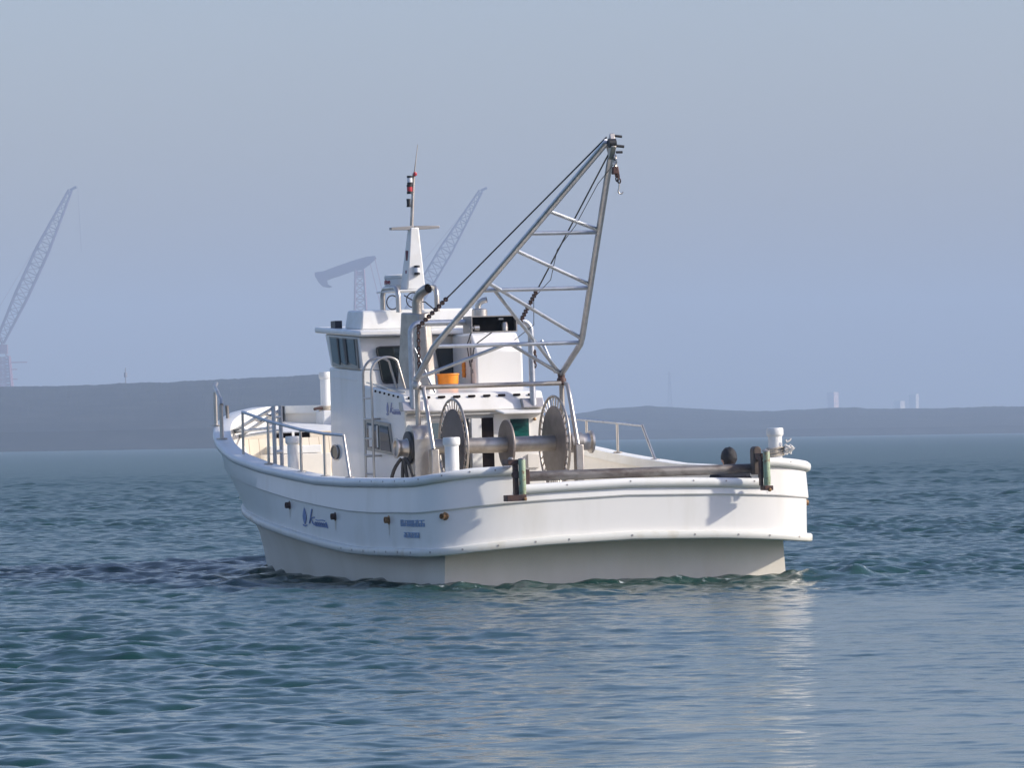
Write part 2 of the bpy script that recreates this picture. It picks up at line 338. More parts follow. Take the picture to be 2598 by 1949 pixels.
# ------------------------------------------------------------------ buildings and pylon on the far shore
BLD = mat('pale_plaster', (0.62, 0.44, 0.40), 0.8); BLD2 = mat('white_plaster', (0.56, 0.52, 0.45), 0.8); WIN = mat('haze_paled_window', (0.40, 0.32, 0.32), 0.4)  # building and window colours drawn towards the haze, its fading painted in
def block(px0, px1, py0, py1, d, m, label, storeys):
    gl = ground((px0 + px1) / 2, d); h = hgt((px0 + px1) / 2, py0, d); z0 = hgt((px0 + px1) / 2, py1, d) - 3
    w = (px1 - px0) / F_ * d; ob = root('block_of_flats', (gl.x, gl.y, z0), label, 'building', 'pale buildings on the far shore', ident)
    ax = Vector((.66, -.75, 0)); ay = Vector((.75, .66, 0)); c = Vector((gl.x, gl.y, 0))
    def P(u, v, z): return c + ax * u + ay * v + Vector((0, 0, z))
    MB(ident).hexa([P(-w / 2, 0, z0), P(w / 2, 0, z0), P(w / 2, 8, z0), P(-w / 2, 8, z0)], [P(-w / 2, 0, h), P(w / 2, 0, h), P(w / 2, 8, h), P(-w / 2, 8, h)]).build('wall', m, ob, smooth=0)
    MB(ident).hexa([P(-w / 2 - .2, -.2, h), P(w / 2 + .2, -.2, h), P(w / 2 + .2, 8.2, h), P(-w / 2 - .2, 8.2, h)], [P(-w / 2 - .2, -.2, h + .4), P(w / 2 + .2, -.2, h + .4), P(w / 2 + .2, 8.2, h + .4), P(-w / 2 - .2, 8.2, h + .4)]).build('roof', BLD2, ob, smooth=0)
    hh = (h - z0 - 3) / storeys
    for s in range(storeys):
        for k in range(2):
            b_ = MB(ident); u = (-0.25 + 0.5 * k) * w; z = z0 + 3 + hh * (s + 0.3)
            b_.hexa([P(u - w * .14, -.06, z), P(u + w * .14, -.06, z), P(u + w * .14, .05, z), P(u - w * .14, .05, z)], [P(u - w * .14, -.06, z + hh * .45), P(u + w * .14, -.06, z + hh * .45), P(u + w * .14, .05, z + hh * .45), P(u - w * .14, .05, z + hh * .45)])
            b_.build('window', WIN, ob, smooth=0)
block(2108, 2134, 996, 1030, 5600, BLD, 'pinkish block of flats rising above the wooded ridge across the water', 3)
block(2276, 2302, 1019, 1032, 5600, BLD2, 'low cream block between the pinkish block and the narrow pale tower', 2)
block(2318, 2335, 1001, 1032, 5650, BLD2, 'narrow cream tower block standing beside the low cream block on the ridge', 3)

def lattice(b, p0, p1, w0, w1, n, rc, rl, side, wm=None, three=False):
    """box lattice between p0 and p1; side = unit vector across"""
    p0, p1 = Vector(p0), Vector(p1); ax = (p1 - p0).normalized(); s1 = Vector(side).normalized(); s1 = (s1 - ax * s1.dot(ax)).normalized(); s2 = ax.cross(s1)
    def wid(t):
        if wm is None: return w0 + (w1 - w0) * t
        return w0 + (wm - w0) * t / 0.3 if t < 0.3 else (wm if t < 0.6 else wm + (w1 - wm) * (t - 0.6) / 0.4)
    cor = lambda t, i: p0.lerp(p1, t) + s1 * wid(t) / 2 * (1 if i in (0, 3) else -1) + s2 * wid(t) / 2 * (1 if i < 2 else -1)
    for i in range(4):
        b.tube([cor(k / n, i) for k in range(n + 1)], rc, 5)
    for k in range(n):
        for i in range(4):
            j = (i + 1) % 4
            if k % 2: b.tube([cor(k / n, i), cor((k + 1) / n, j)], rl, 4)
            else: b.tube([cor(k / n, j), cor((k + 1) / n, i)], rl, 4)
            b.tube([cor(k / n, i), cor(k / n, j)], rl, 4)
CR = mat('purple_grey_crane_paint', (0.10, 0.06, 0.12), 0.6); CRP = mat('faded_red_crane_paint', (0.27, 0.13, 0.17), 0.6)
CRL = mat('haze_paled_steel', (0.26, 0.27, 0.32), 0.6)  # pylon and beacon steel paled towards the sky, haze put into the colour
AX = Vector((-math.sin(TH), -math.cos(TH), 0)); AY = Vector((math.cos(TH), -math.sin(TH), 0))
def at(px, py, d): g = ground(px, d); return Vector((g.x, g.y, hgt(px, py, d)))
DC = 3400.0
pyl = root('pylon', tuple(at(1699, 1034, 4600)), 'thin lattice pylon standing alone on the wooded ridge', 'pylon', H=ident)
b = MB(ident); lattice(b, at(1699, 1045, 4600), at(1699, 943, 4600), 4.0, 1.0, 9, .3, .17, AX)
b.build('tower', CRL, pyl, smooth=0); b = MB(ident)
for y in (950, 962): b.tube([at(1685, y, 4600), at(1713, y, 4600)], .2, 4)
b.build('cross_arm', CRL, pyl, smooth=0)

def jib_crane(name, base, tower_px, jib, d, label, red):
    r = root(name, tuple(at(base[0], base[1], d)), label, 'crane', 'shipyard cranes in the haze', ident)
    b = MB(ident); lattice(b, at(tower_px[0], tower_px[1], d), at(tower_px[0], tower_px[2], d), 11, 8, 10, .8, .45, AX); b.build('tower', red, r, smooth=0)
    b = MB(ident); p0, p1 = at(*jib[0], d), at(*jib[1], d)
    lattice(b, p0, p1, 5.0, 2.2, 20, .62, .30, (p1 - p0).cross(AY), wm=8.2); b.build('jib', CR, r, smooth=0)
    b = MB(ident); b.tube([p1, p1 + Vector((0, 0, 1)) * 2 + AX * 4], .9, 5); b.build('jib_head', CR, r, smooth=0)
    ap = at(tower_px[0] - 25, tower_px[2] - 95, d)
    b = MB(ident); b.tube([at(tower_px[0] - 30, tower_px[2], d), ap], .6, 5); b.tube([at(tower_px[0] + 10, tower_px[2], d), ap], .5, 5); b.tube([ap, p1], .12, 4); b.build('apex_frame', CRP, r, smooth=0)
    b = MB(ident); c = at(tower_px[0] - 12, tower_px[2] - 6, d)
    b.hexa([c - AX * 8, c + AX * 6, c + AX * 6 + AY * 5, c - AX * 8 + AY * 5], [c - AX * 8 + up * 6, c + AX * 6 + up * 6, c + AX * 6 + AY * 5 + up * 6, c - AX * 8 + AY * 5 + up * 6]); b.build('machine_house', CRP, r, smooth=0)
    return r, p1
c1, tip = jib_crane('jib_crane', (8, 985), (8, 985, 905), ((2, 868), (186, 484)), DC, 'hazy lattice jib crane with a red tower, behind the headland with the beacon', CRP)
b = MB(ident)
for dy in (922, 940, 965): b.tube([at(-20, dy, DC), at(70 if dy == 922 else 45, dy - 2, DC)], .5, 4)
b.build('gantry_walkway', CRP, c1, smooth=0)
b = MB(ident); b.tube([at(205, 474, DC), at(212, 640, DC)], .10, 4); b.build('hoist_cable', CR, c1, smooth=0)
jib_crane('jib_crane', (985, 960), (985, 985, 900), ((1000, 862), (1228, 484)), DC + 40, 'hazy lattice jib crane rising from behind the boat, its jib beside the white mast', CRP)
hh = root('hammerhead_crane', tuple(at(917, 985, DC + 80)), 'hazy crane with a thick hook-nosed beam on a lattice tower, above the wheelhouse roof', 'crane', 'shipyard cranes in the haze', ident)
D3 = DC + 80
b = MB(ident); poly = [(803, 691), (803, 700), (812, 716), (822, 727), (838, 730), (847, 727), (836, 722), (834, 712), (842, 708), (870, 699), (900, 688), (925, 684), (944, 670), (960, 655), (957, 649), (935, 651), (900, 661), (860, 675), (825, 688)]
b.prism([at(x, y, D3) for x, y in poly], AY * 5); b.build('beam', CR, hh, smooth=0)
b = MB(ident); lattice(b, at(918, 985, D3), at(917, 684, D3), 11.5, 5.4, 16, .75, .38, AX); b.build('tower', CRP, hh, smooth=0)
b = MB(ident); b.tube([at(956, 655, D3), at(978, 760, D3), at(990, 985, D3)], .3, 4); b.tube([at(944, 668, D3), at(968, 770, D3), at(972, 985, D3)], .25, 4); b.build('stay', CRP, hh, smooth=0)
b = MB(ident); c = at(906, 700, D3); b.hexa([c, c + AX * 5, c + AX * 5 + AY * 4, c + AY * 4], [c + up * 3, c + AX * 5 + up * 3, c + AX * 5 + AY * 4 + up * 3, c + AY * 4 + up * 3]); b.build('slewing_head', CRP, hh, smooth=0)
mast2 = root('navigation_beacon', tuple(at(319, 972, 1720)), 'small beacon post standing alone on the nearer, darker headland', 'beacon', H=ident)
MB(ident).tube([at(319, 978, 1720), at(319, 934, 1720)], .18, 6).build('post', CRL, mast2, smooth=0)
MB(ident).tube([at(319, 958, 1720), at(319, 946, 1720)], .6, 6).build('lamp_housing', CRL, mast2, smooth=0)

# ================================================================== the boat
boat = root('fishing_boat', (0, 0, 0), 'white fishing boat with steel boom, net winch and narrow wheelhouse, seen from its port quarter', 'boat')

# ---- lines of the hull
def half(B, x0, L, n):
    return lambda x: B * max(0.0, 1 - (max(0.0, x - x0) / (L - x0)) ** n)
XQ, AST, MSUP = 0.6, 0.48, 5.2
bcap, bseam, brail = half(2.25, 5.5, 13.2, 2.6), half(2.25, 5.2, 13.2, 2.4), half(2.24, 4.6, 13.1, 2.0)
LCAP, LSEAM, LRAIL, LWL = 13.2, 13.2, 13.1, 13.25
bwl = half(1.97, 4.0, LWL, 1.9)
zt_x = lambda x: np.interp(x, [.6, 2.7, 3.8, 4.9, 6, 7.5, 8.5, 9.5, 10.5, 11.5, 12.5, 13.3], [1.22, 1.22, 1.24, 1.30, 1.37, 1.50, 1.62, 1.77, 1.91, 2.01, 2.07, 2.08])
zs_x = lambda x: np.interp(x, [.6, 1.6, 2.6, 3.65, 4.7, 5.7, 6.7, 7.7, 8.7, 10, 12, 15.5], [.855, .845, .86, .91, .97, 1.05, 1.13, 1.21, 1.28, 1.37, 1.45, 1.5])
zr_x = lambda x: np.interp(x, [.6, 1.6, 2.5, 3.5, 4.5, 5.45, 6.4, 7.4, 8.4, 9.5, 11, 14.5], [.42, .41, .42, .47, .54, .61, .67, .73, .77, .81, .86, .92])
zt_y = lambda y: np.interp(abs(y), [0, 1.3, 1.75, 1.97, 2.13, 2.23, 2.26], [1.325, 1.325, 1.315, 1.29, 1.265, 1.24, 1.22])
zs_y = lambda y: np.interp(abs(y), [0, 1.03, 1.45, 1.75, 1.96, 2.12, 2.25], [.975, .95, .93, .91, .89, .875, .855])
zr_y = lambda y: np.interp(abs(y), [0, 1.03, 1.44, 1.73, 1.95, 2.2], [.53, .505, .48, .46, .44, .42])
CUTP, CUTS = 1.23, -1.60
zlow = lambda y: np.interp(y, [-1.6, -1.47, -.75, -.18, .18, 1.17, 1.3], [1.095, 1.10, 1.131, 1.147, 1.153, 1.12, 1.115])
fs = sorted(set([math.copysign(abs(math.sin(t)) ** (2 / MSUP), t) for t in np.linspace(-PI / 2, PI / 2, 61)]))
fs = [f for f in fs if min(abs(f * 2.25 - CUTP), abs(f * 2.25 - CUTS)) > 0.02]
fs = sorted(fs + [CUTP / 2.25 - 1e-4, CUTP / 2.25 + 1e-4, CUTS / 2.25 - 1e-4, CUTS / 2.25 + 1e-4])
def outline(B, bf, L, off=0.0, a=AST):
    pts = []
    us = np.linspace(0, 1, 71)[1:]
    us = np.sin(us * PI / 2) * 0.35 + us * 0.65
    side = [(XQ + (L - XQ) * u) for u in us]
    for x in side[::-1]: pts.append(('s', x, -bf(x)))
    for f in fs: pts.append(('t', XQ - (a + XQ) * max(0, 1 - abs(f) ** MSUP) ** (1 / MSUP), f * B))
    for x in side: pts.append(('s', x, bf(x)))
    if off:
        P = [Vector((p[1], p[2])) for p in pts]; out = []
        for i, p in enumerate(P):
            a_ = P[max(0, i - 1)]; b_ = P[min(len(P) - 1, i + 1)]
            k = 1
            while (b_ - a_).length < 1e-3: k += 1; a_ = P[max(0, i - k)]; b_ = P[min(len(P) - 1, i + k)]
            t_ = (b_ - a_).normalized(); nrm = Vector((t_.y, -t_.x))
            q_ = p + nrm * -off
            out.append((pts[i][0], q_.x, q_.y, pts[i][1], pts[i][2]))
        # keep the two sides from crossing at the stem
        return [(k, x, (min(y, 0) if Y < 0 else max(y, 0)) if k == 's' else y) for (k, x, y, X0, Y) in out]
    return pts
def lev(pts, ref, zx, zy, dz=0.0):
    return [(p[1], p[2], (zx(r[1]) if r[0] == 's' else zy(r[2])) + dz) for p, r in zip(pts, ref)]
oc, os_, orl = outline(2.25, bcap, LCAP), outline(2.25, bseam, LSEAM), outline(2.24, brail, LRAIL)
iscut = [r[0] == 't' and CUTS < r[2] < CUTP for r in oc]
top = lev(oc, oc, zt_x, zt_y, -0.06)
top = [(x, y, zlow(y) - 0.05) if c else (x, y, z) for (x, y, z), c in zip(top, iscut)]
seam = lev(os_, os_, zs_x, zs_y)
seamo = lev(outline(2.25, bseam, LSEAM, 0.022), os_, zs_x, zs_y, 0.0)
seamu = lev(outline(2.25, bseam, LSEAM, 0.016), os_, zs_x, zs_y, -0.012)
rail = lev(orl, orl, zr_x, zr_y)
midm = [tuple(np.array(a) * 0.5 + np.array(c) * 0.5) for a, c in zip(seam, rail)]
midt = [tuple(np.array(a) * 0.5 + np.array(c) * 0.5) for a, c in zip(top, seamo)]
hb = MB(); hb.loft([top, midt, seamo, seamu, seam, midm, rail])
# lower hull: hard-cornered transom at x = 0, sides running forward to the stem
def lowside(sg):
    rows = []
    for kind in range(5):
        row = []
        for u in np.linspace(0, 1, 50):
            xr = max(0.0, LRAIL * u); xw = LWL * u; xb = (LWL - 0.7) * u
            ins = 0.05 + 0.24 * max(0, min(1, 1 - (xr - 0.5) / 8.5)) ** 1.5
            T = (xr, max(0.0, brail(xr) - ins), zr_x(xr) - 0.03); Wt = (xw, bwl(xw), 0.0); Bt = (xb, bwl(xw) * 0.9, -0.7)
            flare = 0.30 * min(1, max(0, (u - 0.3) / 0.4))
            M1 = [T[i] * 0.66 + Wt[i] * 0.34 for i in range(3)]; M1[1] -= (T[1] - Wt[1]) * flare * 0.5
            M2 = [T[i] * 0.33 + Wt[i] * 0.67 for i in range(3)]; M2[1] -= (T[1] - Wt[1]) * flare * 0.35
            p = (T, tuple(M1), tuple(M2), Wt, Bt)[kind]; row.append((p[0], sg * p[1], p[2]))
        rows.append(row)
    return rows
lp, ls = lowside(1), lowside(-1)
lowb = MB(); lowb.loft(lp); lowb.loft(ls)
tr = []
for r1, r2 in zip(lp, ls):
    a, c = Vector(r1[0]), Vector(r2[0]); tr.append([a.lerp(c, k / 16) for k in range(17)])
# underside of the overhang between the rub rail and the lower hull
n = len(fs); k0 = next(i for i, r in enumerate(orl) if r[0] == 't')
und = []
for i, p in enumerate(rail):
    if orl[i][0] == 't':
        f = (i - k0) / (n - 1); y = orl[i][2] / 2.24 * 1.95; und.append((0.0, y, 0.40 + 0.06 * (1 - (y / 1.95) ** 2)))
    else:
        x = orl[i][1]; ins = 0.05 + 0.24 * max(0, min(1, 1 - (x - 0.5) / 8.5)) ** 1.5
        und.append((x, math.copysign(max(0, brail(x) - ins), orl[i][2]), zr_x(x) - 0.03))
for i in range(17):
    x, y, z = tr[0][i]; tr[0][i] = Vector((x, y, 0.40 + 0.06 * (1 - (y / 1.95) ** 2)))
lowb.loft(tr)
rlow = [(x, y, z - 0.04) for x, y, z in rail]
hb.loft([rail, rlow, und])
hull = hb.build('hull', GEL, boat, smooth=28)
lowb.build('lower_hull', GELB, boat, smooth=28)
# ---- rub rail (rounded band) around the knuckle
def band(pts_out, z0, z1, out_t):
    """pts_out: function offset -> outline; makes a rounded band from inner 0 to out_t"""
ro = [outline(2.24, brail, LRAIL, d) for d in (0.0, 0.045, 0.06, 0.06, 0.045, 0.0)]
dz = (0.045, 0.045, 0.03, -0.03, -0.045, -0.045)
rows = [lev(p, orl, zr_x, zr_y, h) for p, h in zip(ro, dz)]
MB().loft(rows).build('rub_rail', STAINW, boat, smooth=50)
# small bolt heads along the rub rail and caps
def bolt_on(rows, i, k=2, r=0.012):
    p = Vector(rows[k][i]).lerp(Vector(rows[k + 1][i]), .45); q = Vector(rows[k][min(i + 1, len(rows[k]) - 1)]); tn = (q - Vector(rows[k][i - 1])).normalized(); nn = Vector((-tn.y, tn.x, 0)) * -1
    if nn.length < 1e-6: return
    MB().lathe(p - nn * .004, nn, [(r, 0), (r, .007), (r * .5, .009)], 7).build('bolt', ALU, boat, smooth=30)
acc = 0; last = None
for i in range(2, len(rows[2]) - 2):
    p = Vector(rows[2][i])
    if last is None or (p - last).length > 0.36:
        last = p
        if p.x < 3.0: bolt_on(rows, i)
# ---- cap rail: outer rounded edge, flat top, inner edge
cuti = [i for i, c in enumerate(iscut) if c]
capo = [(-0.16, -0.10), (-0.16, 0.0), (0.03, 0.0), (0.055, -0.02), (0.06, -0.05), (0.055, -0.08), (0.03, -0.10), (-0.16, -0.10)]
full = [lev(outline(2.25, bcap, LCAP, d), oc, zt_x, zt_y, h) for d, h in capo]
capb = MB()
seg1 = slice(0, cuti[0]); seg2 = slice(cuti[-1] + 1, len(oc)); seg3 = slice(cuti[0], cuti[-1] + 1)
for sg in (seg1, seg2):
    rws = [r[sg] for r in full]; capb.loft(rws)
    for e in (0, -1): capb.add([r[e] for r in rws[:-1]], [tuple(range(7))])
capb.build('cap_rail', CAPM, boat, smooth=50)
low = [[(x, y, zlow(y) + h) for (x, y, z), (k, X0, Y0) in zip(lev(outline(2.25, bcap, LCAP, d), oc, zt_x, zt_y)[seg3], oc[seg3])] for d, h in capo]
MB().loft(low).build('stern_sill', CAPM, boat, smooth=50)
for rw, lim in ((full, None), (low, 1)):
    last = None
    for i in range(2, len(rw[3]) - 2):
        p = Vector(rw[3][i])
        if lim is None and (p.x > 2.2 or iscut[i]): continue
        if last is None or (p - last).length > 0.27: last = p; bolt_on(rw, i, 3, 0.010)
# inner lining of the bulwark
inn = outline(2.25, bcap, LCAP, -0.13)
l1 = lev(inn, oc, zt_x, zt_y, -0.05); l1 = [(x, y, zlow(y) - .05) if c else (x, y, z) for (x, y, z), c in zip(l1, iscut)]
deckz = lambda x: np.interp(x, [0, 6, 8.5, 10.9], [.62, .64, .9, 1.15])
l2 = [(x, (y if x < 3 else math.copysign(min(abs(y), max(0.05, brail(min(x, 12.9)) - .07)), y)) if x < 10.9 else y, deckz(x) if x < 10.9 else min(z - .1, 1.66)) for x, y, z in l1]
MB().loft([l1, l2]).build('bulwark_lining', CREAM, boat, smooth=40)
nn_ = len(l2)
dk = MB()
half_ = nn_ // 2
rowsd = []
l2 = [p for p in l2 if p[0] < 11.0]; nn_ = len(l2); half_ = nn_ // 2
for i in range(half_):
    a, c = Vector(l2[i]), Vector(l2[nn_ - 1 - i]); rowsd.append([a.lerp(c, k / 6) for k in range(7)])
dk.loft(rowsd); dk.build('deck', PLANK, boat, smooth=40)
# foredeck rising to the bow, with its bulkhead, dark openings and sill
fd = []
for i in range(70):
    x = 11.0 + (13.0 - 11.0) * i / 69; w = max(0.02, bcap(x) - 0.16); z = np.interp(x, [11, 11.6, 12.3, 13.0], [1.73, 1.79, 1.84, 1.88])
    fd.append([(x, w * s, z - 0.03 * abs(s) ** 2) for s in np.linspace(-1, 1, 13)])
MB().loft(fd).build('foredeck', WHITEP, boat, smooth=40)
w = bcap(11.0) - .16
bh = MB(); bh.prism([(11.0, -w, .9), (11.0, .20, .9), (11.0, .20, 1.74), (11.0, -w, 1.71)], (.05, 0, 0)); bh.prism([(11.0, .66, .9), (11.0, w, .9), (11.0, w, 1.71), (11.0, .66, 1.735)], (.05, 0, 0)); bh.prism([(11.0, .20, .9), (11.0, .66, .9), (11.0, .66, 1.56), (11.0, .20, 1.56)], (.05, 0, 0))
fb = bh.build('foredeck_bulkhead', PLANKV, boat, smooth=0)
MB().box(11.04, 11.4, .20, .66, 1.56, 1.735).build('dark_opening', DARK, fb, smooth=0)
MB().box(10.97, 10.995, .42, .45, 1.56, 1.74).build('mullion', WHITEP, fb, smooth=0)
MB().box(10.78, 10.995, .12, .80, 1.46, 1.56).build('sill', WHITEP, fb, smooth=0, bevel=.01)
MB().box(10.60, 10.995, .05, .9, .95, 1.455).build('locker', CREAM, fb, smooth=0, bevel=.01)
# bollards
def bollard(x, y, z0, z1, r=.076, rc=.094, base=None):
    o = MB().lathe((x, y, z0), (0, 0, 1), [(r * 1.08, 0), (r, .03), (r, z1 - z0 - .075)], 24).build('bollard', WHITEP, boat, smooth=50)
    MB().lathe((x, y, z1 - .08), (0, 0, 1), [(r * .98, -.02), (rc * .97, 0), (rc, .012), (rc, .06), (rc * .93, .078), (.02, .08)], 24).build('bollard_cap', WHITEP, o, smooth=50)
    return o
bollard(.03, 1.83, .62, 1.652); bollard(-.2, -1.815, .62, 1.638)
bollard(5.6, 2.0, .66, 1.70, .064, .085)
tb_ = bollard(12.28, -.40, 1.8, 2.505, .068, .082)
MB().hexa([(12.1, -.57, 1.35), (12.1, -.30, 1.35), (12.5, -.30, 1.35), (12.5, -.57, 1.35)], [(12.12, -.55, 2.0), (12.12, -.31, 2.0), (12.46, -.31, 2.0), (12.46, -.55, 2.0)]).build('pedestal', WHITEP, tb_, bevel=.02)
# ---- hand rails, their posts, feet
def handrail(top, posts, r=.016):
    o = MB().tube(top, r * 1.15, 10).build('hand_rail', GALV, boat, smooth=60)
    for a, c in posts:
        p = MB().tube([a, c], r, 10).build('post', STEEL, o, smooth=60)
        d = Vector(c); MB().lathe(d, (0, 0, 1), [(.055, -.004), (.055, .008), (.03, .014)], 14).build('foot', STEEL, o, smooth=50)
    return o
hp = [((7.40, 2.096, 2.005), (7.42, 2.096, 1.47)), ((6.0, 2.18, 1.885), (6.01, 2.18, 1.38)), ((4.63, 2.18, 1.775), (4.64, 2.18, 1.285)), ((3.67, 2.18, 1.722), (3.68, 2.18, 1.237)), ((2.90, 2.18, 1.70), (2.70, 2.18, 1.222))]
handrail([h[0] for h in hp], hp)
hs = [((8.6, -2.0, 1.87), (8.6, -2.0, 1.62)), ((6.97, -2.147, 1.775), (6.97, -2.147, 1.45)), ((5.95, -2.18, 1.732), (5.95, -2.18, 1.375)), ((5.06, -2.18, 1.692), (4.65, -2.18, 1.285))]
handrail([h[0] for h in hs], hs)
# pulpit at the bow
o = MB().tube([(8.93, bcap(8.93) - .04, 2.10), (9.05, bcap(9.05) - .04, 2.16), (10.05, bcap(10.05) + .03, 2.34), (10.35, bcap(10.35) + .03, 2.38)], .026, 8).build('pulpit_rail', STEEL, boat, smooth=60)
for x, z in ((8.9, 2.10), (10.05, 2.27)):
    y = bcap(x) + (-.03 if x < 9 else .03); zb = float(zt_x(x))
    MB().tube([(x, y, z), (x, y, zb)], .024, 10).build('post', STEEL, o, smooth=60); MB().lathe((x, y, zb - .002), (0, 0, 1), [(.07, 0), (.07, .012), (.03, .02)], 14).build('foot', STEEL, o)
MB().tube([(10.7, bcap(10.7) - .06, 2.10), (10.75, bcap(10.75) - .06, 1.93)], .022, 8).build('stay_post', BSTEEL, o, smooth=60)
# anchor frame: two inclined rails on low stands and a pair of tall posts
af = MB().tube([(10.71, 1.35, 1.743), (8.72, 1.35, 2.033)], .024, 10).tube([(10.94, 1.2, 1.679), (8.98, 1.2, 2.0)], .024, 10).tube([(10.706, 1.35, 1.753), (8.65, 1.35, 1.80)], .02, 8).tube([(10.99, 1.2, 1.685), (8.87, 1.2, 1.765)], .02, 8).build('anchor_frame', GALV, boat, smooth=60)
for a in (0.25, .6, .82):
    p = Vector((10.71, 1.35, 1.743)).lerp(Vector((8.72, 1.35, 2.033)), a); q2 = Vector((10.94, 1.2, 1.679)).lerp(Vector((8.98, 1.2, 2.0)), a); MB().tube([p, q2], .02, 8).build('rung', GALV, af, smooth=60)
for p, z in (((8.65, 1.35), 2.07), ((8.87, 1.2), 2.069)): MB().tube([(p[0], p[1], z), (p[0], p[1], 1.0)], .026, 10).build('post', GALV, af, smooth=60)
for p, z in (((10.67, 1.35), 1.75), ((10.86, 1.2), 1.68)): MB().tube([(p[0], p[1], z), (p[0], p[1], 1.45)], .024, 10).build('post', STEEL, af, smooth=60)
MB().tube([(8.65, 1.35, 1.50), (8.87, 1.2, 1.50)], .024, 8).build('rung', GALV, af, smooth=60)
MB().tube([(8.65, 1.35, 1.93), (8.87, 1.2, 1.93)], .018, 8).build('rung', GALV, af, smooth=60)
# ---- hull fittings: drain spouts, printing
def hully(x, z):
    zr, zs = zr_x(x), zs_x(x); t_ = (z - zr) / (zs - zr); return brail(x) * (1 - t_) + bseam(x) * t_
def spout(x, z, m, lab=None):
    y = hully(x, z); o = MB().lathe((x, y - .01, z), (0, 1, 0), [(.052, 0), (.052, .012), (.036, .016), (.036, .06), (.026, .06), (.024, .03)], 14).build('drain_spout', m, boat, smooth=40)
    return o
for x, z, m in ((4.95, .90, DRUST), (3.10, .785, DRUST), (1.05, .765, BRASS)): spout(x, z, m)
for ydir, xx, zz, yy, m in ((1, -.30, .81, 2.035, BRASS), (-1, .12, .80, -2.245, BRASS)):
    d = Vector((-.55, .75, 0)) if ydir > 0 else Vector((0.05, -1, 0))
    MB().lathe((xx, yy, zz) if ydir > 0 else (xx, yy, zz), d, [(.045, -.02), (.045, .01), (.032, .012), (.032, .06), (.024, .06), (.022, .03)], 14).build('drain_spout', m, boat, smooth=40)
STAIN = mat('rust_stain', (0.60, 0.55, 0.46), 0.5, col2=(0.74, 0.72, 0.67), nscale=14)
for x, z, w_, l_ in ((4.95, .90, .020, .09), (3.10, .785, .026, .11), (1.05, .765, .024, .12)):
    P_ = [(x + .03, z - .03), (x - .03, z - .03), (x - w_ * .5, z - .05 - l_), (x + w_ * .5, z - .05 - l_)]
    MB().add([(a_, hully(a_, c_) + .003, c_) for a_, c_ in P_], [(0, 1, 2, 3)]).build('rust_stain', STAIN, boat, smooth=0)
def ribbon(b, pts, w, f, th=.004):
    """stroke of width w along (s,t) points; f maps (s,t)->point, outward offset"""
    for (a, c) in zip(pts[:-1], pts[1:]):
        dx, dy = c[0] - a[0], c[1] - a[1]; L = math.hypot(dx * .32, dy) + 1e-9
        nx, ny = -dy / L * w / 2 * 2.0, dx * .32 / L * w / 2
        q4 = [(a[0] - nx, a[1] - ny), (c[0] - nx, c[1] - ny), (c[0] + nx, c[1] + ny), (a[0] + nx, a[1] + ny)]
        b.hexa([f(s, t_, 0.0) for s, t_ in q4], [f(s, t_, th) for s, t_ in q4])
def script_word(f, W_, H_, m, name, m2=None):
    """emblem (a tall leaf with a ring) and a slanting handwritten word, s to the right, t up"""
    b = MB(); L_ = 22
    leaf = [(0.045 * W_ * math.sin(PI * k / L_) * (1.15 - .35 * k / L_) * 1.6, H_ * (0.08 + .92 * k / L_)) for k in range(L_ + 1)]
    for k in range(L_):
        (a, ta), (c, tc_) = leaf[k], leaf[k + 1]
        b.hexa([f(.09 * W_ - a, ta, 0), f(.09 * W_ + a, ta, 0), f(.09 * W_ + c, tc_, 0), f(.09 * W_ - c, tc_, 0)], [f(.09 * W_ - a, ta, .004), f(.09 * W_ + a, ta, .004), f(.09 * W_ + c, tc_, .004), f(.09 * W_ - c, tc_, .004)])
    ring = [(.09 * W_ + .075 * W_ * math.cos(g), .10 * H_ + .09 * H_ * math.sin(g)) for g in np.linspace(PI, 2 * PI, 9)]
    ribbon(b, ring, .014, f)
    b.build('emblem', m, boat, smooth=0)
    b = MB()
    T = lambda pts: [(x * W_, y * H_) for x, y in pts]
    ribbon(b, T([(.40, .97), (.36, .72), (.31, .40), (.27, .18)]), .020, f)
    ribbon(b, T([(.27, .20), (.33, .42), (.42, .52), (.50, .54)]), .012, f)
    ribbon(b, T([(.33, .46), (.40, .25), (.46, .14), (.53, .15)]), .016, f)
    ribbon(b, T([(.53, .42), (.62, .40), (.72, .43), (.82, .44), (.90, .42)]), .011, f)
    x = .50
    for k in range(6):
        ribbon(b, T([(x + .035, .30), (x, .27), (x - .01, .16), (x + .03, .09), (x + .055, .28), (x + .06, .08), (x + .085, .10)]), .012, f); x += .078
    ribbon(b, T([(.93, .36), (.97, .22), (.99, .04)]), .012, f)
    b.build('lettering', m2 or m, boat, smooth=0)
fh = lambda s, t_, o: (4.42 - s, hully(4.42 - s, .665 + t_ - .028 * s) + .004 + o, .665 + t_ - .028 * s)
script_word(fh, 1.02, .215, BLUE, 'emblem')
def glyphs(b, f, s0, t0, W_, H_, n):
    r = random.Random(5 + n)
    for k in range(n):
        a = s0 + W_ * k / n + W_ * .04 / n; w_ = W_ / n * .82
        for j in range(3): ribbon(b, [(a, t0 + H_ * (.08 + .4 * j)), (a + w_, t0 + H_ * (.08 + .4 * j + r.uniform(-.05, .05)))], .010, f)
        for j in range(3):
            if r.random() < .85: ribbon(b, [(a + w_ * (.06 + .42 * j), t0), (a + w_ * (.06 + .42 * j), t0 + H_ * (.95 if r.random() < .7 else .5))], .010, f)
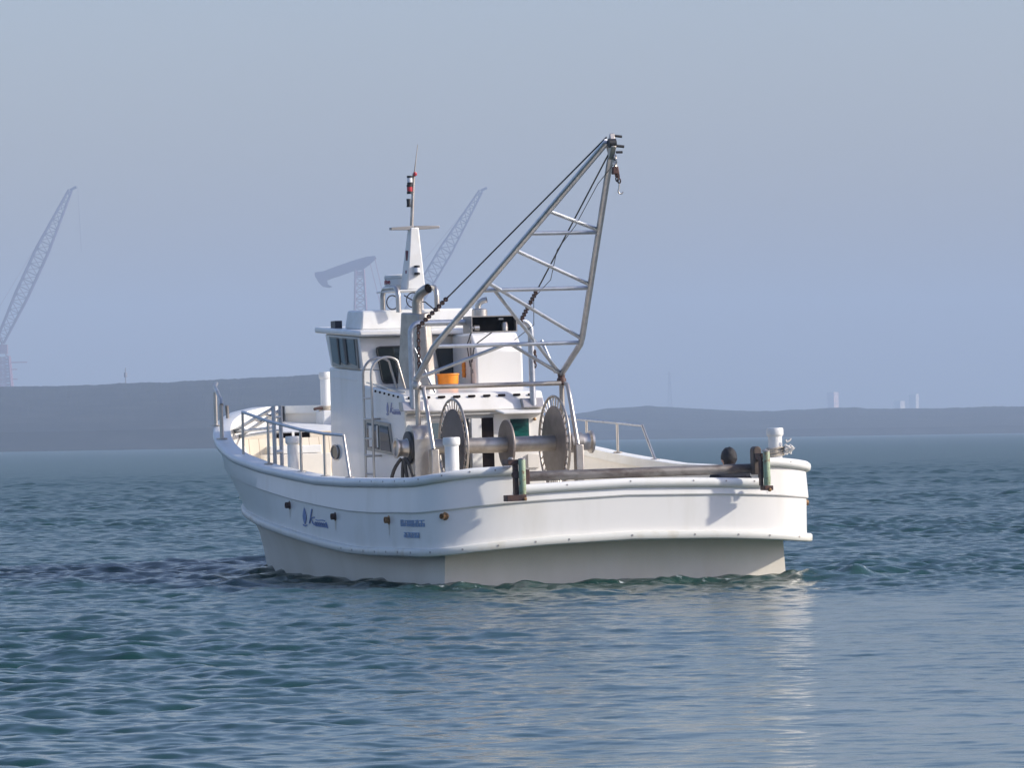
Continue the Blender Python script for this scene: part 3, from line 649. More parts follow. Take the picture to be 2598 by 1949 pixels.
def quarter(s, t_, o):           # the hull side running into the rounded port quarter
    x = .62 - s; z = .60 + t_
    if x > XQ: y = brail(x)
    else: y = 2.245 * (1 - ((XQ - x) / (AST + XQ)) ** MSUP) ** (1 / MSUP)
    return (x, y + .006 + o, z)
b = MB(); glyphs(b, quarter, 0, .10, .74, .075, 6); b.build('lettering', BLUE2, boat, smooth=0); b = MB(); glyphs(b, quarter, .12, -.02, .50, .06, 5); b.build('lettering', BLUE2, boat, smooth=0)

# ================================================================== deckhouse
YP, YS = .80, -.93
dh = MB()
prof = [(5.0, .55), (5.0, 1.905), (4.93, 1.935), (5.06, 2.145), (6.2, 2.25), (6.72, 2.29), (6.72, .55)]
dh.prism([(x, YP, z) for x, z in prof], (0, YS - YP, 0))
deckhouse = dh.build('deckhouse', GEL, boat, smooth=30, bevel=.02)
tr_ = MB(); tr_.box(4.955, 5.0, YS + .02, YP - .02, 1.885, 1.905); tr_.build('eave_trim', GREYW, deckhouse, smooth=0)
MB().prism([(4.80, -.93, 1.90), (4.80, -.36, 1.90), (4.93, -.30, 1.935), (4.93, -.93, 1.935)], (0, 0, -.022)).build('window_hood', WHITEP, deckhouse, bevel=.006)
b = MB(); b.box(4.985, 4.997, -.30, .52, 1.845, 1.882); b.build('header', GREYW, deckhouse, smooth=0)
# aft wall: sliding window, doorway, teal window, hatch
aw = MB().box(4.975, 4.995, .22, .50, 1.30, 1.83).build('aft_window', FRAME, boat, smooth=0)
MB().box(4.968, 4.974, .25, .47, 1.45, 1.80).build('pane', PANE, aw, smooth=0); MB().box(4.962, 4.967, .345, .365, 1.58, 1.78).build('window_bar', BLACK, aw, smooth=0)
dw = MB().box(4.97, 4.996, -.285, -.13, .62, 1.845).build('doorway', DARK, boat, smooth=0)  # dark slab on the wall, the doorway's shade put into its colour
dr = MB().box(4.93, 4.97, -.125, .0, .62, 1.84).build('door', WHITEP, boat, smooth=0, bevel=.005)
MB().tube([(4.90, -.10, 1.53), (4.90, -.10, 1.60), (4.93, -.10, 1.61)], .008, 6).build('handle', BLACK, dr)
MB().box(4.97, 4.995, .02, .12, .62, 1.84).build('door_pane', GLASS, deckhouse, smooth=0)
gw = MB().box(4.975, 4.995, -.735, -.48, 1.55, 1.83).build('aft_window', WHITEP, boat, smooth=0, bevel=.004)
MB().box(4.966, 4.974, -.725, -.495, 1.56, 1.82).build('teal_pane', TEAL, gw, smooth=0)
MB().box(4.972, 4.994, -.85, -.70, 1.235, 1.40).build('hatch', CREAM, deckhouse, bevel=.006)
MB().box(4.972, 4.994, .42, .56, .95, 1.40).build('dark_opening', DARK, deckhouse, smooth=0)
b = MB()
for yy, zz in ((-.80, 1.81), (-.80, 1.60), (.74, 1.74), (.62, 1.50)): MB().lathe((4.99, yy, zz), (-1, 0, 0), [(.018, 0), (.018, .03), (.01, .035)], 8).build('hook_stud', BRASS, deckhouse)
# ventilation slots along the roof edge, flat slabs with the holes' shade painted in
b = MB()
def slot(b, c, ux, w_, h_):
    c = Vector(c); ux = Vector(ux); nn = ux.cross(Vector((0, 0, 1))); 
    ring = [c + ux * (w_ * math.copysign(1, math.cos(g)) + h_ * math.cos(g)) + Vector((0, 0, 1)) * h_ * math.sin(g) for g in np.linspace(.01, 2 * PI - .3, 14)]
    b.prism(ring, nn * .012)
for k in range(9):
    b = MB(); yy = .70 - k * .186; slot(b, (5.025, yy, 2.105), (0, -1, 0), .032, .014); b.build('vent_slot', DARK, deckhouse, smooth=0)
for k in range(6):
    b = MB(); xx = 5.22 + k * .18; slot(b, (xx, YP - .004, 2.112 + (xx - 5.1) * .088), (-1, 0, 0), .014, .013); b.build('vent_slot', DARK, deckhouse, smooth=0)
# side window
sw = MB().prism([(6.50, YP, 1.50), (5.42, YP, 1.435), (5.55, YP, 1.81), (6.50, YP, 1.875)], (0, .02, 0)).build('side_window', FRAME, boat, smooth=0)
MB().prism([(6.44, YP + .02, 1.535), (5.98, YP + .02, 1.505), (6.00, YP + .02, 1.80), (6.44, YP + .02, 1.83)], (0, .008, 0)).build('pane', GLASS, sw, smooth=0)
MB().prism([(5.90, YP + .02, 1.50), (5.50, YP + .02, 1.475), (5.60, YP + .02, 1.775), (5.92, YP + .02, 1.795)], (0, .008, 0)).build('pane', GLASS, sw, smooth=0)
b = MB(); b.box(6.20, 6.34, YP + .028, YP + .034, 1.54, 1.79); b.box(5.985, 6.03, YP + .028, YP + .034, 1.53, 1.79); b.build('curtain', CREAM, sw, smooth=0)
# the printed emblem on its side
fd_ = lambda s, t_, o: (5.70 - s, YP + .003 + o, 1.915 + t_ - .02 * s)
script_word(fd_, .56, .15, VIOLET, 'emblem')
# portside pipe-rail on the roof edge
MB().tube([(5.1, .76, 2.17), (6.6, .76, 2.31)], .01, 6).build('roof_edge_wire', STEEL, deckhouse)

# ================================================================== wheelhouse
wh = MB()
wh.hexa([(6.72, YS, .55), (6.72, YP - .02, .55), (8.15, YP - .02, .55), (8.15, YS, .55)], [(6.72, YS, 2.46), (6.72, YP - .02, 2.46), (8.10, YP - .02, 2.52), (8.10, YS, 2.52)])
wh.hexa([(6.72, YS, 2.462), (6.72, YP - .02, 2.462), (8.02, YP - .02, 2.522), (8.02, YS, 2.522)], [(6.76, YS - .02, 2.86), (6.76, YP, 2.86), (8.18, YP, 2.935), (8.18, YS - .02, 2.935)])
whm = wh.build('wheelhouse', GEL, boat, smooth=30, bevel=.02)
rf = MB().hexa([(6.58, YS - .08, 2.862), (6.58, YP + .04, 2.862), (8.5, YP + .04, 2.955), (8.5, YS - .08, 2.955)], [(6.58, YS - .08, 2.935), (6.58, YP + .04, 2.935), (8.5, YP + .04, 3.028), (8.5, YS - .08, 3.028)]).build('roof', GEL, whm, bevel=.025)
MB().hexa([(6.93, -.80, 2.945), (6.93, .71, 2.945), (7.62, .71, 2.985), (7.62, -.80, 2.985)], [(6.96, -.74, 3.18), (6.96, .68, 3.18), (7.58, .68, 3.20), (7.58, -.74, 3.20)]).build('roof_box', WHITEP, whm, bevel=.02)
MB().box(7.75, 7.95, .70, .79, 2.985, 3.085).build('side_light_box', NAVY, whm, bevel=.006)
sw = MB().prism([(7.86, YP - .005, 2.53), (6.80, YP - .005, 2.475), (6.82, YP + .004, 2.845), (7.96, YP + .004, 2.90)], (0, .012, 0)).build('side_window', FRAME, boat, smooth=0)
def wquad(x0, x1, e=.02): return [(x0, YP + .008, 2.565 + (x0 - 6.8) * .02), (x1, YP + .008, 2.52 + (x1 - 6.8) * .03), (x1 + .04, YP + .02, 2.835 + (x1 - 6.8) * .045), (x0 + .06, YP + .02, 2.835 + (x0 - 6.8) * .045)]
for x0, x1 in ((7.82, 7.55), (7.50, 7.26), (7.20, 6.84)): MB().prism(wquad(x0, x1), (0, .008, 0)).build('pane', PANE, sw, smooth=0)
b = MB(); b.prism([(x, y + .010, z) for x, y, z in wquad(7.52, 7.47)], (0, .008, 0)); b.prism([(x, y + .010, z) for x, y, z in wquad(7.25, 7.15)], (0, .008, 0)); b.build('mullion', BLACK, sw, smooth=0)
MB().prism([(8.02, YP - .02, 2.40), (6.95, YP - .02, 2.34), (6.95, YP - .02, 2.352), (8.02, YP - .02, 2.412)], (0, .012, 0)).build('side_moulding', GEL, whm)
def rwin(y0t, y0b, y1t, y1b, zt, zb, x):
    c = [(y0t, zt), (y1t, zt), (y1b, zb), (y0b, zb)]; out = []
    for i in range(4):
        p, q, r = Vector(c[i - 1]), Vector(c[i]), Vector(c[(i + 1) % 4])
        a = q + (p - q).normalized() * .05; e = q + (r - q).normalized() * .05
        out += [a, a.lerp(q, .6).lerp(e.lerp(q, .6), .5), e]
    return [(x, p.x, p.y) for p in out]
for a in ((.60, .53, .08, .12, 2.735, 2.30), (-.15, -.22, -.62, -.58, 2.735, 2.30)):
    aw = MB().prism(rwin(*a, 6.765), (-.065, 0, 0)).build('aft_window', GLASS, boat, smooth=0)
    y0t, y0b, y1t, y1b, zt, zb = a
    MB().tube([(6.70, p[1], p[2]) for p in rwin(*a, 6.7)] + [(6.70, *rwin(*a, 6.7)[0][1:])], .010, 6).build('window_seal', BLACK, aw)
MB().lathe((7.9, YP - .03, 1.475), (0, 1, 0), [(.001, 0), (.001, .0), (.001, 0)], 8)
ph = MB(); ring = [(7.90 + .145 * math.cos(g), YP - .018, 1.478 + .085 * math.sin(g)) for g in np.linspace(0, 2 * PI, 33)[:-1]]; ph.prism(ring, (0, .02, 0)); pho = ph.build('porthole', PORTH, boat, smooth=0)
ph = MB(); ph.tube([Vector(p) + Vector((0, .022, 0)) for p in ring] + [Vector(ring[0]) + Vector((0, .022, 0))], .010, 6); ph.build('rim', BSTEEL, pho)
# box on the deckhouse roof, starboard, and the ventilator behind it
bx = MB(); bx.prism([(5.80, -.36, 2.15), (5.80, -.36, 2.655), (6.0, -.36, 2.86), (6.70, -.36, 2.86), (6.70, -.36, 2.15)], (0, -.60, 0)); bxo = bx.build('engine_casing', GEL, boat, bevel=.03)
b = MB(); 
for zz in (2.38, 2.56): b.box(5.9, 5.94, -.36, -.34, zz, zz + .05)
b.box(5.95, 5.965, -.358, -.345, 2.20, 2.85); b.build('hinge', ALU, bxo, smooth=0)
vt = MB().lathe((6.5, -.66, 2.86), (0, 0, 1), [(.095, 0), (.095, .05), (.10, .055), (.095, .06), (.095, .12), (.10, .125), (.095, .13), (.095, .20), (.10, .205), (.095, .21), (.095, .29), (.08, .305), (.0, .31)], 20).build('ventilator', STEEL, boat, smooth=40)
MB().tube([(6.5, -.64, 3.15), (6.5, -.64, 3.20), (6.49, -.66, 3.235), (6.47, -.70, 3.26), (6.45, -.74, 3.268)], .036, 12, cap=False).build('spout', STEEL, vt, smooth=60)
# funnel
fb_ = [(6.22, .50, 2.2), (5.60, .405, 2.14), (5.57, .30, 2.14), (5.63, .19, 2.14), (6.22, .18, 2.2)]; ft_ = [(6.06, .475, 3.13), (5.66, .385, 3.10), (5.63, .31, 3.10), (5.68, .225, 3.12), (6.06, .21, 3.13)]
fm_ = MB(); n5 = 5; fm_.add(fb_ + ft_, [tuple(range(4, -1, -1)), tuple(range(5, 10))] + [(i, (i + 1) % 5, 5 + (i + 1) % 5, 5 + i) for i in range(5)])
fun = fm_.build('funnel', BSTEEL, boat, bevel=.015)
ex = [(5.82, .345, 3.10), (5.82, .345, 3.24)] + [(5.80, .338, 3.29), (5.765, .328, 3.33), (5.71, .31, 3.362), (5.64, .285, 3.39), (5.60, .268, 3.40)]
exo = MB().tube(ex, .058, 16, cap=False).tube([Vector(p) for p in ex[-2:]], .05, 16, cap=False).build('exhaust_pipe', BSTEEL, fun, smooth=60)
d = (Vector(ex[-1]) - Vector(ex[-2])).normalized(); MB().lathe(Vector(ex[-1]) - d * .004, d, [(.053, .0), (.0, .006)], 16).build('exhaust_mouth', HOLLOW, fun)  # black disc closes the pipe end, its dark inside painted on
# ladder up the port side
lad = MB()
for x in (5.96, 5.63):
    lad.tube([(x, 1.0, .72), (x, 1.0, 2.40)] + arc((x, .80, 2.40), (0, 1, 0), (0, 0, 1), .20, 0, PI * .72, 10) + [(x, .585, 2.22)], .015, 10)
ldo = lad.build('ladder', STEEL, boat, smooth=60)
for z in (1.02, 1.22, 1.44, 1.64, 1.87, 2.12): MB().tube([(5.96, 1.0, z), (5.63, 1.0, z)], .012, 8).build('rung', STEEL, ldo, smooth=60)
for z in (1.43, 1.87): MB().tube([(5.96, 1.0, z), (5.96, YP, z)], .012, 6).build('standoff', STEEL, ldo)

# ================================================================== mast with radar and lights
mf_ = MB()
for y in (.25, -.24):
    mf_.tube([(7.5, y, 3.19), (7.5, y, 3.33)] + arc((7.38, y, 3.33), (1, 0, 0), (0, 0, 1), .12, 0, PI / 2, 6) + arc((6.98, y, 3.33), (0, 0, 1), (-1, 0, 0), .12, 0, PI / 2, 6) + [(6.86, y, 3.15)], .032, 12)
mast = mf_.build('mast', STEEL, boat, smooth=60)
MB().box(6.92, 7.66, -.27, .28, 3.405, 3.425).build('platform', WHITEP, mast, bevel=.006)
MB().hexa([(6.95, -.13, 3.425), (6.95, .105, 3.425), (7.25, .105, 3.425), (7.25, -.13, 3.425)], [(6.98, -.078, 4.18), (6.98, .028, 4.18), (7.10, .028, 4.18), (7.10, -.078, 4.18)]).build('mast_column', WHITEP, mast, bevel=.015)
b = MB(); b.prism([(6.99, .27, 4.155), (6.99, .27, 4.185), (6.99, -.02, 4.20), (6.99, -.02, 4.15)], (.09, 0, 0)); b.prism([(6.99, -.03, 4.15), (6.99, -.03, 4.20), (6.99, -.345, 4.195), (6.99, -.345, 4.165)], (.09, 0, 0)); b.build('crosstree', ALU, mast, bevel=.004)
MB().tube([(7.05, -.005, 4.18), (7.05, -.055, 4.84)], .016, 10, rs=[.022, .016]).build('mast_pole', BSTEEL, mast)
MB().tube([(7.05, -.055, 4.80), (7.05, -.118, 5.19)], .006, 8, rs=[.009, .004]).build('whip_antenna', BSTEEL, mast)
def navlight(x, y, z, m, r=.034, hgt_=.11):
    o = MB().lathe((x, y, z), (0, 0, 1), [(r, 0), (r, hgt_ * .25), (r * .6, hgt_ * .26), (r * .6, hgt_ * .77), (r, hgt_ * .78), (r, hgt_)], 16).build('navigation_light', BLACK, boat, smooth=50)
    MB().lathe((x, y, z + hgt_ * .26), (0, 0, 1), [(r * .6, 0), (r * .93, .002), (r * .93, hgt_ * .51), (r * .6, hgt_ * .512)], 16).build('lens', m, o, smooth=50)
    return o
navlight(7.03, .005, 4.70, LENS); navlight(7.03, .012, 4.59, RED); navlight(7.03, .028, 4.43, BLACK, .026, .10); navlight(6.93, -.02, 3.60, LENS, .036, .115)
b = MB(); b.lathe((7.03, -.065, 4.80), (0, 0, 1), [(.0, 0), (.022, .012), (.026, .03), (.02, .05), (0, .06)], 12); b.build('red_bulb', RED, mast)
b = MB(); b.box(7.02, 7.07, .055, .075, 3.78, 3.90); b.box(7.02, 7.07, .07, .085, 3.62, 3.66); b.build('red_side_lamp', mat('dull_red', (.14, .02, .04), .5), mast, smooth=0)
RX, RY, RZ, RR = 7.50, -.012, 3.425, .222
rad_ = MB().lathe((RX, RY, RZ), (0, 0, 1), [(.05, 0), (.13, .006), (.185, .03), (RR, .07), (RR, .15)], 40).lathe((RX, RY, RZ + .158), (0, 0, 1), [(RR, -.008), (RR * 1.02, 0), (RR, .03), (RR * .9, .042), (0, .048)], 36).build('radar', WHITEP, boat, smooth=40)
MB().lathe((RX, RY, RZ + .146), (0, 0, 1), [(RR * 1.004, 0), (RR * 1.004, .006)], 36).build('seam', GREYW, rad_, smooth=40)
cu = bpy.data.curves.new('radar_lettering', 'FONT'); cu.body = 'arine'; cu.size = .088; cu.extrude = .002; cu.offset = .0022
to = bpy.data.objects.new('radar_lettering_source', cu); COL.objects.link(to)
dg = bpy.context.evaluated_depsgraph_get(); tm = bpy.data.meshes.new_from_object(to.evaluated_get(dg)); COL.objects.unlink(to); bpy.data.objects.remove(to)
b = MB(); vv = [v.co.copy() for v in tm.vertices]; x0 = min(v.x for v in vv); ANG0 = math.radians(218)
out = []
for v in vv:
    g = math.radians(74) + (v.x - x0) / RR      # port-forward round to aft
    out.append((RX + (RR + .001 + v.z) * math.cos(g), RY + (RR + .001 + v.z) * math.sin(g), RZ + .086 + v.y))
b.add(out, [tuple(p.vertices) for p in tm.polygons]); b.build('lettering', REDP, rad_, smooth=0)
b = MB(); b.torus((7.2, .22, 3.28), (1, .3, 0), .085, .008, 24, 6); b.torus((7.0, .02, 3.30), (1, .2, .1), .09, .008, 24, 6)
b.tube([(7.1, .1, 3.36), (7.0, 0, 3.28), (6.9, -.1, 3.27), (6.9, -.22, 3.17)], .008, 6); b.build('cable_coil', NAVY, mast, smooth=60)

# ================================================================== gantry on the deckhouse roof
g = MB(); R_b = .12
g.tube([(4.90, .722, 1.975), (4.90, .722, 2.975 - R_b)] + arc((4.90, .722 - R_b, 2.975 - R_b), (0, 1, 0), (0, 0, 1), R_b, 0, PI / 2, 8) + [(4.90, -.762 + R_b, 2.972)] + arc((4.90, -.762 + R_b, 2.972 - R_b), (0, 0, 1), (0, -1, 0), R_b, 0, PI / 2, 8) + [(4.90, -.762, 1.97)], .037, 14)
gan = g.build('gantry', GALV, boat, smooth=60)
for y in (.722, -.762):
    MB().hexa([(4.86, y - .13, 1.95), (4.86, y + .13, 1.95), (5.02, y + .13, 1.95), (5.02, y - .13, 1.95)], [(4.92, y - .13, 2.06), (4.92, y + .13, 2.06), (5.05, y + .13, 2.06), (5.05, y - .13, 2.06)]).build('base_plate', STEEL, gan, bevel=.006)
mb = MB(); x0, x1, y0, y1, z0, z1 = 4.66, 4.98, -.515, .05, 2.845, 3.04; th = .012
mb.box(x0, x1, y0, y1, z1 - th, z1); mb.box(x0, x1, y0, y1, z0, z0 + th); mb.box(x0, x1, y0, y0 + th, z0 + th, z1 - th); mb.box(x0, x1, y1 - th, y1, z0 + th, z1 - th); mb.box(x1 - th, x1, y0 + th, y1 - th, z0 + th, z1 - th)
bx_ = mb.build('motor_box', ALU, boat, smooth=0)
MB().box(x0 + .08, x1 - th - .004, y0 + th + .002, y1 - th - .002, z0 + th + .002, z1 - th - .002).build('dark_inside', HOLLOW, bx_, smooth=0)  # black block fills the box, its unlit inside put into the colour
MB().lathe((4.72, -.06, 2.90), (0, 1, 0), [(.035, 0), (.035, .06), (.02, .065), (.02, .12)], 12).build('motor', STEEL, bx_); MB().lathe((4.72, -.38, 2.86), (0, 0, 1), [(.04, 0), (.04, .07), (.03, .10)], 12).build('pump', STEEL, bx_); MB().box(4.70, 4.74, -.36, -.30, 2.99, 3.01).build('clip', STEEL, bx_)
MB().tube([(4.70, -.22, 2.85), (4.72, .0, 2.70), (4.75, .03, 2.50)], .008, 6).tube([(4.7, .02, 2.9), (4.7, .10, 2.70), (4.75, .05, 2.45)], .008, 6).build('cable', BLACK, gan)

# ================================================================== net winch and its frame
AXZ, WX = 1.525, 4.2
wn = MB().lathe((WX, -1.12, AXZ), (0, 1, 0), [(.092, 0), (.092, 2.0)], 28).build('net_winch', BSTEEL, boat, smooth=40)
def spoked(y, m):
    MB().torus((WX, y, AXZ), (0, 1, 0), .545, .016, 64, 8).build('spoked_rim', BSTEEL, wn, smooth=60)
    for k in range(36):
        g_ = 2 * PI * k / 36; d_ = Vector((math.cos(g_), 0, math.sin(g_))); c_ = Vector((WX, y, AXZ)); MB().tube([c_ + d_ * .42, c_ + d_ * .545], .009, 6).build('spoke', BSTEEL, wn)
    MB().lathe((WX, y - .012, AXZ), (0, 1, 0), [(.09, 0), (.43, 0), (.435, .005), (.435, .019), (.43, .024), (.09, .024)], 56).build('flange_disc', m, wn, smooth=40)
spoked(.465, mat('shaded_winch_plate', (.12, .11, .11), .5, .5, noise=.3, nscale=5)); spoked(-.775, DISC)  # darker copy of the plate on the port disc, its shade painted in
MB().lathe((WX, -.20, AXZ), (0, 1, 0), [(.09, 0), (.285, 0), (.29, .006), (.29, .024), (.285, .03), (.09, .03)], 48).build('middle_flange', DISC, wn, smooth=40)
gc = MB(); prof = [(WX - .20, .62), (WX - .20, 1.62)] + [(WX - .20 * math.cos(t_), 1.60 + .19 * math.sin(t_)) for t_ in np.linspace(.1, PI - .1, 14)] + [(WX + .20, 1.62), (WX + .20, .62)]
gc.prism([(x, .80, z) for x, z in prof], (0, .20, 0)); gco = gc.build('gear_case', STEEL, wn, smooth=40, bevel=.01)
MB().lathe((WX, 1.0, AXZ), (0, 1, 0), [(.19, 0), (.19, .03), (.15, .035)], 32).build('case_cover', BLACK, gco, smooth=40)
def capstan(y, s):
    MB().lathe((WX, y, AXZ), (0, s, 0), [(.135, 0), (.135, .02), (.105, .04), (.095, .09), (.10, .13), (.12, .155), (.12, .17), (.09, .172), (.085, .15)], 28).build('capstan', STEEL, wn, smooth=40)
capstan(1.0, 1)
MB().lathe((WX, -.96, AXZ), (0, -1, 0), [(.12, 0), (.12, .14)], 28).build('bearing_housing', BSTEEL, wn, smooth=40)
MB().lathe((WX, -1.10, AXZ), (0, -1, 0), [(.10, 0), (.095, .05), (.105, .09), (.135, .11), (.135, .135), (.1, .14)], 28).build('capstan', STEEL, wn, smooth=40)
hz = MB()
for a, c_, e in (((4.15, 1.12, 1.40), (4.3, 1.26, 1.22), (4.25, 1.2, .9)), ((4.12, 1.10, 1.40), (4.15, 1.13, 1.2), (4.1, 1.10, .9)), ((4.08, 1.08, 1.40), (4.0, 1.02, 1.24), (3.95, .98, .9)), ((4.10, 1.1, 1.41), (4.06, 1.09, 1.2), (4.05, 1.05, .9))):
    P0, P1, P2 = Vector(a), Vector(c_), Vector(e); hz.tube([(P0 * (1 - t_) ** 2 + P1 * 2 * t_ * (1 - t_) + P2 * t_ * t_) for t_ in np.linspace(0, 1, 10)], .022, 8)
hz.build('hydraulic_hose', BLACK, wn, smooth=60)
ga = MB()
for y in (.885, -.885): ga.tube([(4.2, y, 2.31), (4.2, y, 1.78)], .03, 12); 
ga.tube([(4.2, .885, 1.78), (4.2, .885, .62)], .03, 12); ga.tube([(4.2, -.885, 1.78), (4.2, -.885, .62)], .03, 12)
ga.tube([(4.16, .86, 2.222), (4.16, -.86, 2.222)], .028, 12)
gal = ga.build('winch_frame', BSTEEL, boat, smooth=60)
for y in (.83, -.93):
    s_ = 1 if y > 0 else -1
    MB().tube([(4.18, y - .03 * s_, 2.23), (4.13, y, 2.20), (4.05, y, 2.05), (3.82, y, 1.50)], .026, 12).build('brace', STEEL, gal, smooth=60)
    MB().box(3.75, 3.86, y - .045, y + .045, .62, 1.50).build('leg', BSTEEL, gal, bevel=.008)
    MB().lathe((4.2, .885 * s_, 2.20), (0, 0, 1), [(.05, 0), (.055, .02), (.055, .07), (.04, .09), (.045, .12), (.03, .15)], 14).build('pivot', DRUST if s_ < 0 else BSTEEL, gal, smooth=40)

# ================================================================== boom
TIP = Vector((-.22, .0, 4.80))
pl = lambda s_, z=0: Vector((4.2, .883 * s_, 2.325))
kn = lambda s_: Vector((3.48, .895 * s_, 2.68))
bm_ = MB()
for s_ in (1, -1): bm_.tube([pl(s_), kn(s_).lerp(pl(s_), .06), kn(s_).lerp(TIP, .03), TIP + Vector((0, .035 * s_, 0))], .036, 14)
boom = bm_.build('boom', GALV, boat, smooth=60)
def leg(s_, t_): return kn(s_).lerp(TIP + Vector((0, .035 * s_, 0)), t_)
bars = MB()
MBS = [((1, 0.0), (-1, 0.0)), ((1, .285), (-1, .285)), ((1, .565), (-1, .565))]
for (a, ta), (c_, tc_) in MBS: MB().tube([leg(a, ta), leg(c_, tc_)], .024, 12).build('crossbar', GALV, boom, smooth=60)
for (a, ta), (c_, tc_) in [((1, .675), (-1, .575)), ((1, .485), (-1, .30)), ((1, .325), (-1, .02))]:
    MB().tube([leg(a, ta), leg(c_, tc_)], .023, 12).build('diagonal', GALV, boom, smooth=60)
mid0 = leg(1, 0).lerp(leg(-1, 0), .5)
MB().tube([mid0 + Vector((0, .04, 0)), pl(1)], .022, 12).build('diagonal', GALV, boom, smooth=60)
MB().tube([mid0 - Vector((0, .04, 0)), pl(-1)], .022, 12).build('diagonal', GALV, boom, smooth=60)
# a second, lower strut truss under the boom, from the pivots to its middle crossbar
q0 = leg(1, .285).lerp(leg(-1, .285), .12)
MB().tube([q0, pl(-1) + Vector((0, .02, .02))], .022, 12).build('strut', GALV, boom, smooth=60)
MB().tube([leg(-1, .0).lerp(leg(1, .0), .1) + Vector((.9, 0, .05)), pl(-1) + Vector((0.03, .06, .02))], .02, 12).build('strut', GALV, boom, smooth=60)
MB().tube([(4.9, .70, 2.72), (4.85, .46, 2.16)], .014, 10).build('strut', GALV, gan, smooth=60)
hd = MB(); hd.prism([TIP + Vector((.05, .03, -.06)), TIP + Vector((-.05, .02, .09)), TIP + Vector((-.10, .02, -.06)), TIP + Vector((-.03, .03, -.20))], (0, -.06, 0)); hd.build('boom_head', BSTEEL, boom, bevel=.008)
sh = MB(); sh.lathe(TIP + Vector((-.06, .02, -.02)), (0, 1, 0), [(.05, -.06), (.05, .02)], 16); sh.tube([TIP + Vector((-.05, -.04, .06)), TIP + Vector((-.05, -.12, .05))], .014, 8); sh.tube([TIP + Vector((-.08, -.04, -.05)), TIP + Vector((-.08, -.13, -.06))], .016, 8); sh.tube([TIP + Vector((-.08, -.04, -.12)), TIP + Vector((-.08, -.11, -.12))], .014, 8); sh.build('sheave', BLACK, boom)
ws_ = MB()
G1 = Vector((4.86, .64, 2.93)); G2 = Vector((4.9, -.70, 2.95)); e1 = TIP + Vector((.02, .03, .05))
ws_.tube([e1, G1.lerp(e1, .16)], .009, 6); ws_.build('stay_wire', BLACK, boom); ws_ = MB(); ws_.tube([TIP + Vector((0, 0, -.1)), TIP.lerp(Vector((4.86, -.62, 2.93)), .80)], .009, 6)
ws_.build('stay_wire', BLACK, boom)
def chain(b, p, q_, r, link):
    p, q_ = Vector(p), Vector(q_); L_ = (q_ - p).length; n_ = max(2, int(L_ / (link * .72))); d_ = (q_ - p).normalized(); s1 = d_.orthogonal().normalized(); s2 = d_.cross(s1)
    for k in range(n_):
        c_ = p.lerp(q_, (k + .5) / n_); s_ = s1 if k % 2 else s2
        ring = [c_ + d_ * (link * .5 * math.cos(t_)) + s_ * (link * .3 * math.sin(t_)) for t_ in np.linspace(0, 2 * PI, 10)]
        b.tube(ring, r, 5, cap=False)
ch = MB(); chain(ch, G1.lerp(e1, .17), G1, .010, .07); chain(ch, G1, (4.82, .66, 2.35), .009, .06); ch.build('tackle_chain', DRUST, boom); ch = MB(); a_ = TIP.lerp(Vector((4.86, -.62, 2.93)), .80); chain(ch, a_, (4.88, -.62, 2.95), .010, .07); ch.build('tackle_chain', DRUST, boom); ch = MB(); chain(ch, (4.88, -.80, 2.62), (4.88, -.79, 2.42), .009, .06)
ch.build('tackle_chain', DRUST, boom)
# slack hoist rope threading down the boom
P = [TIP + Vector((0, -.03, -.25)), leg(-1, .80) + Vector((0, .10, 0)), leg(1, .60).lerp(leg(-1, .60), .62), leg(1, .48).lerp(leg(-1, .48), .52), leg(1, .33).lerp(leg(-1, .33), .60), leg(1, .24).lerp(leg(-1, .24), .52), leg(1, .10).lerp(leg(-1, .10), .62), Vector((4.72, -.5, 2.75))]
MB().tube(P, .0045, 5).build('hoist_rope', BLACK, boom, smooth=60)
# chain hoist hanging from the boom tip
hk = root('chain_hoist', tuple(TIP + Vector((-.12, -.03, -.75))), 'small rusty chain hoist with hook hanging from the tip of the steel boom', 'chain hoist')
TT = TIP + Vector((-.05, -.035, -.155))
b = MB(); chain(b, TT, TT + Vector((0, 0, -.12)), .012, .055); b.build('upper_chain', STEEL, hk)
b = MB(); b.prism([TT + Vector((-.025, .035, -.12)), TT + Vector((-.025, -.03, -.115)), TT + Vector((-.025, -.04, -.20)), TT + Vector((-.025, .045, -.205))], (.05, 0, 0)); b.build('hoist_body', mat('rusty_red', (.11, .055, .045), .6, .3, noise=.6, nscale=18), hk, bevel=.012)
b = MB(); chain(b, TT + Vector((0, -.03, -.19)), TT + Vector((0, -.04, -.30)), .009, .055); chain(b, TT + Vector((0, .0, -.19)), TT + Vector((0, -.02, -.28)), .008, .05); b.build('lower_chain', DRUST, hk)
b = MB(); c_ = TT + Vector((0, -.04, -.355)); b.tube([c_ + Vector((0, 0, .06)), c_ + Vector((0, .005, .0))] + [c_ + Vector((0, -.012 + .028 * math.cos(t_), -.03 + .03 * math.sin(t_))) for t_ in np.linspace(PI * .3, -PI * .9, 8)], .008, 7); b.build('hook', STEEL, hk, smooth=60)

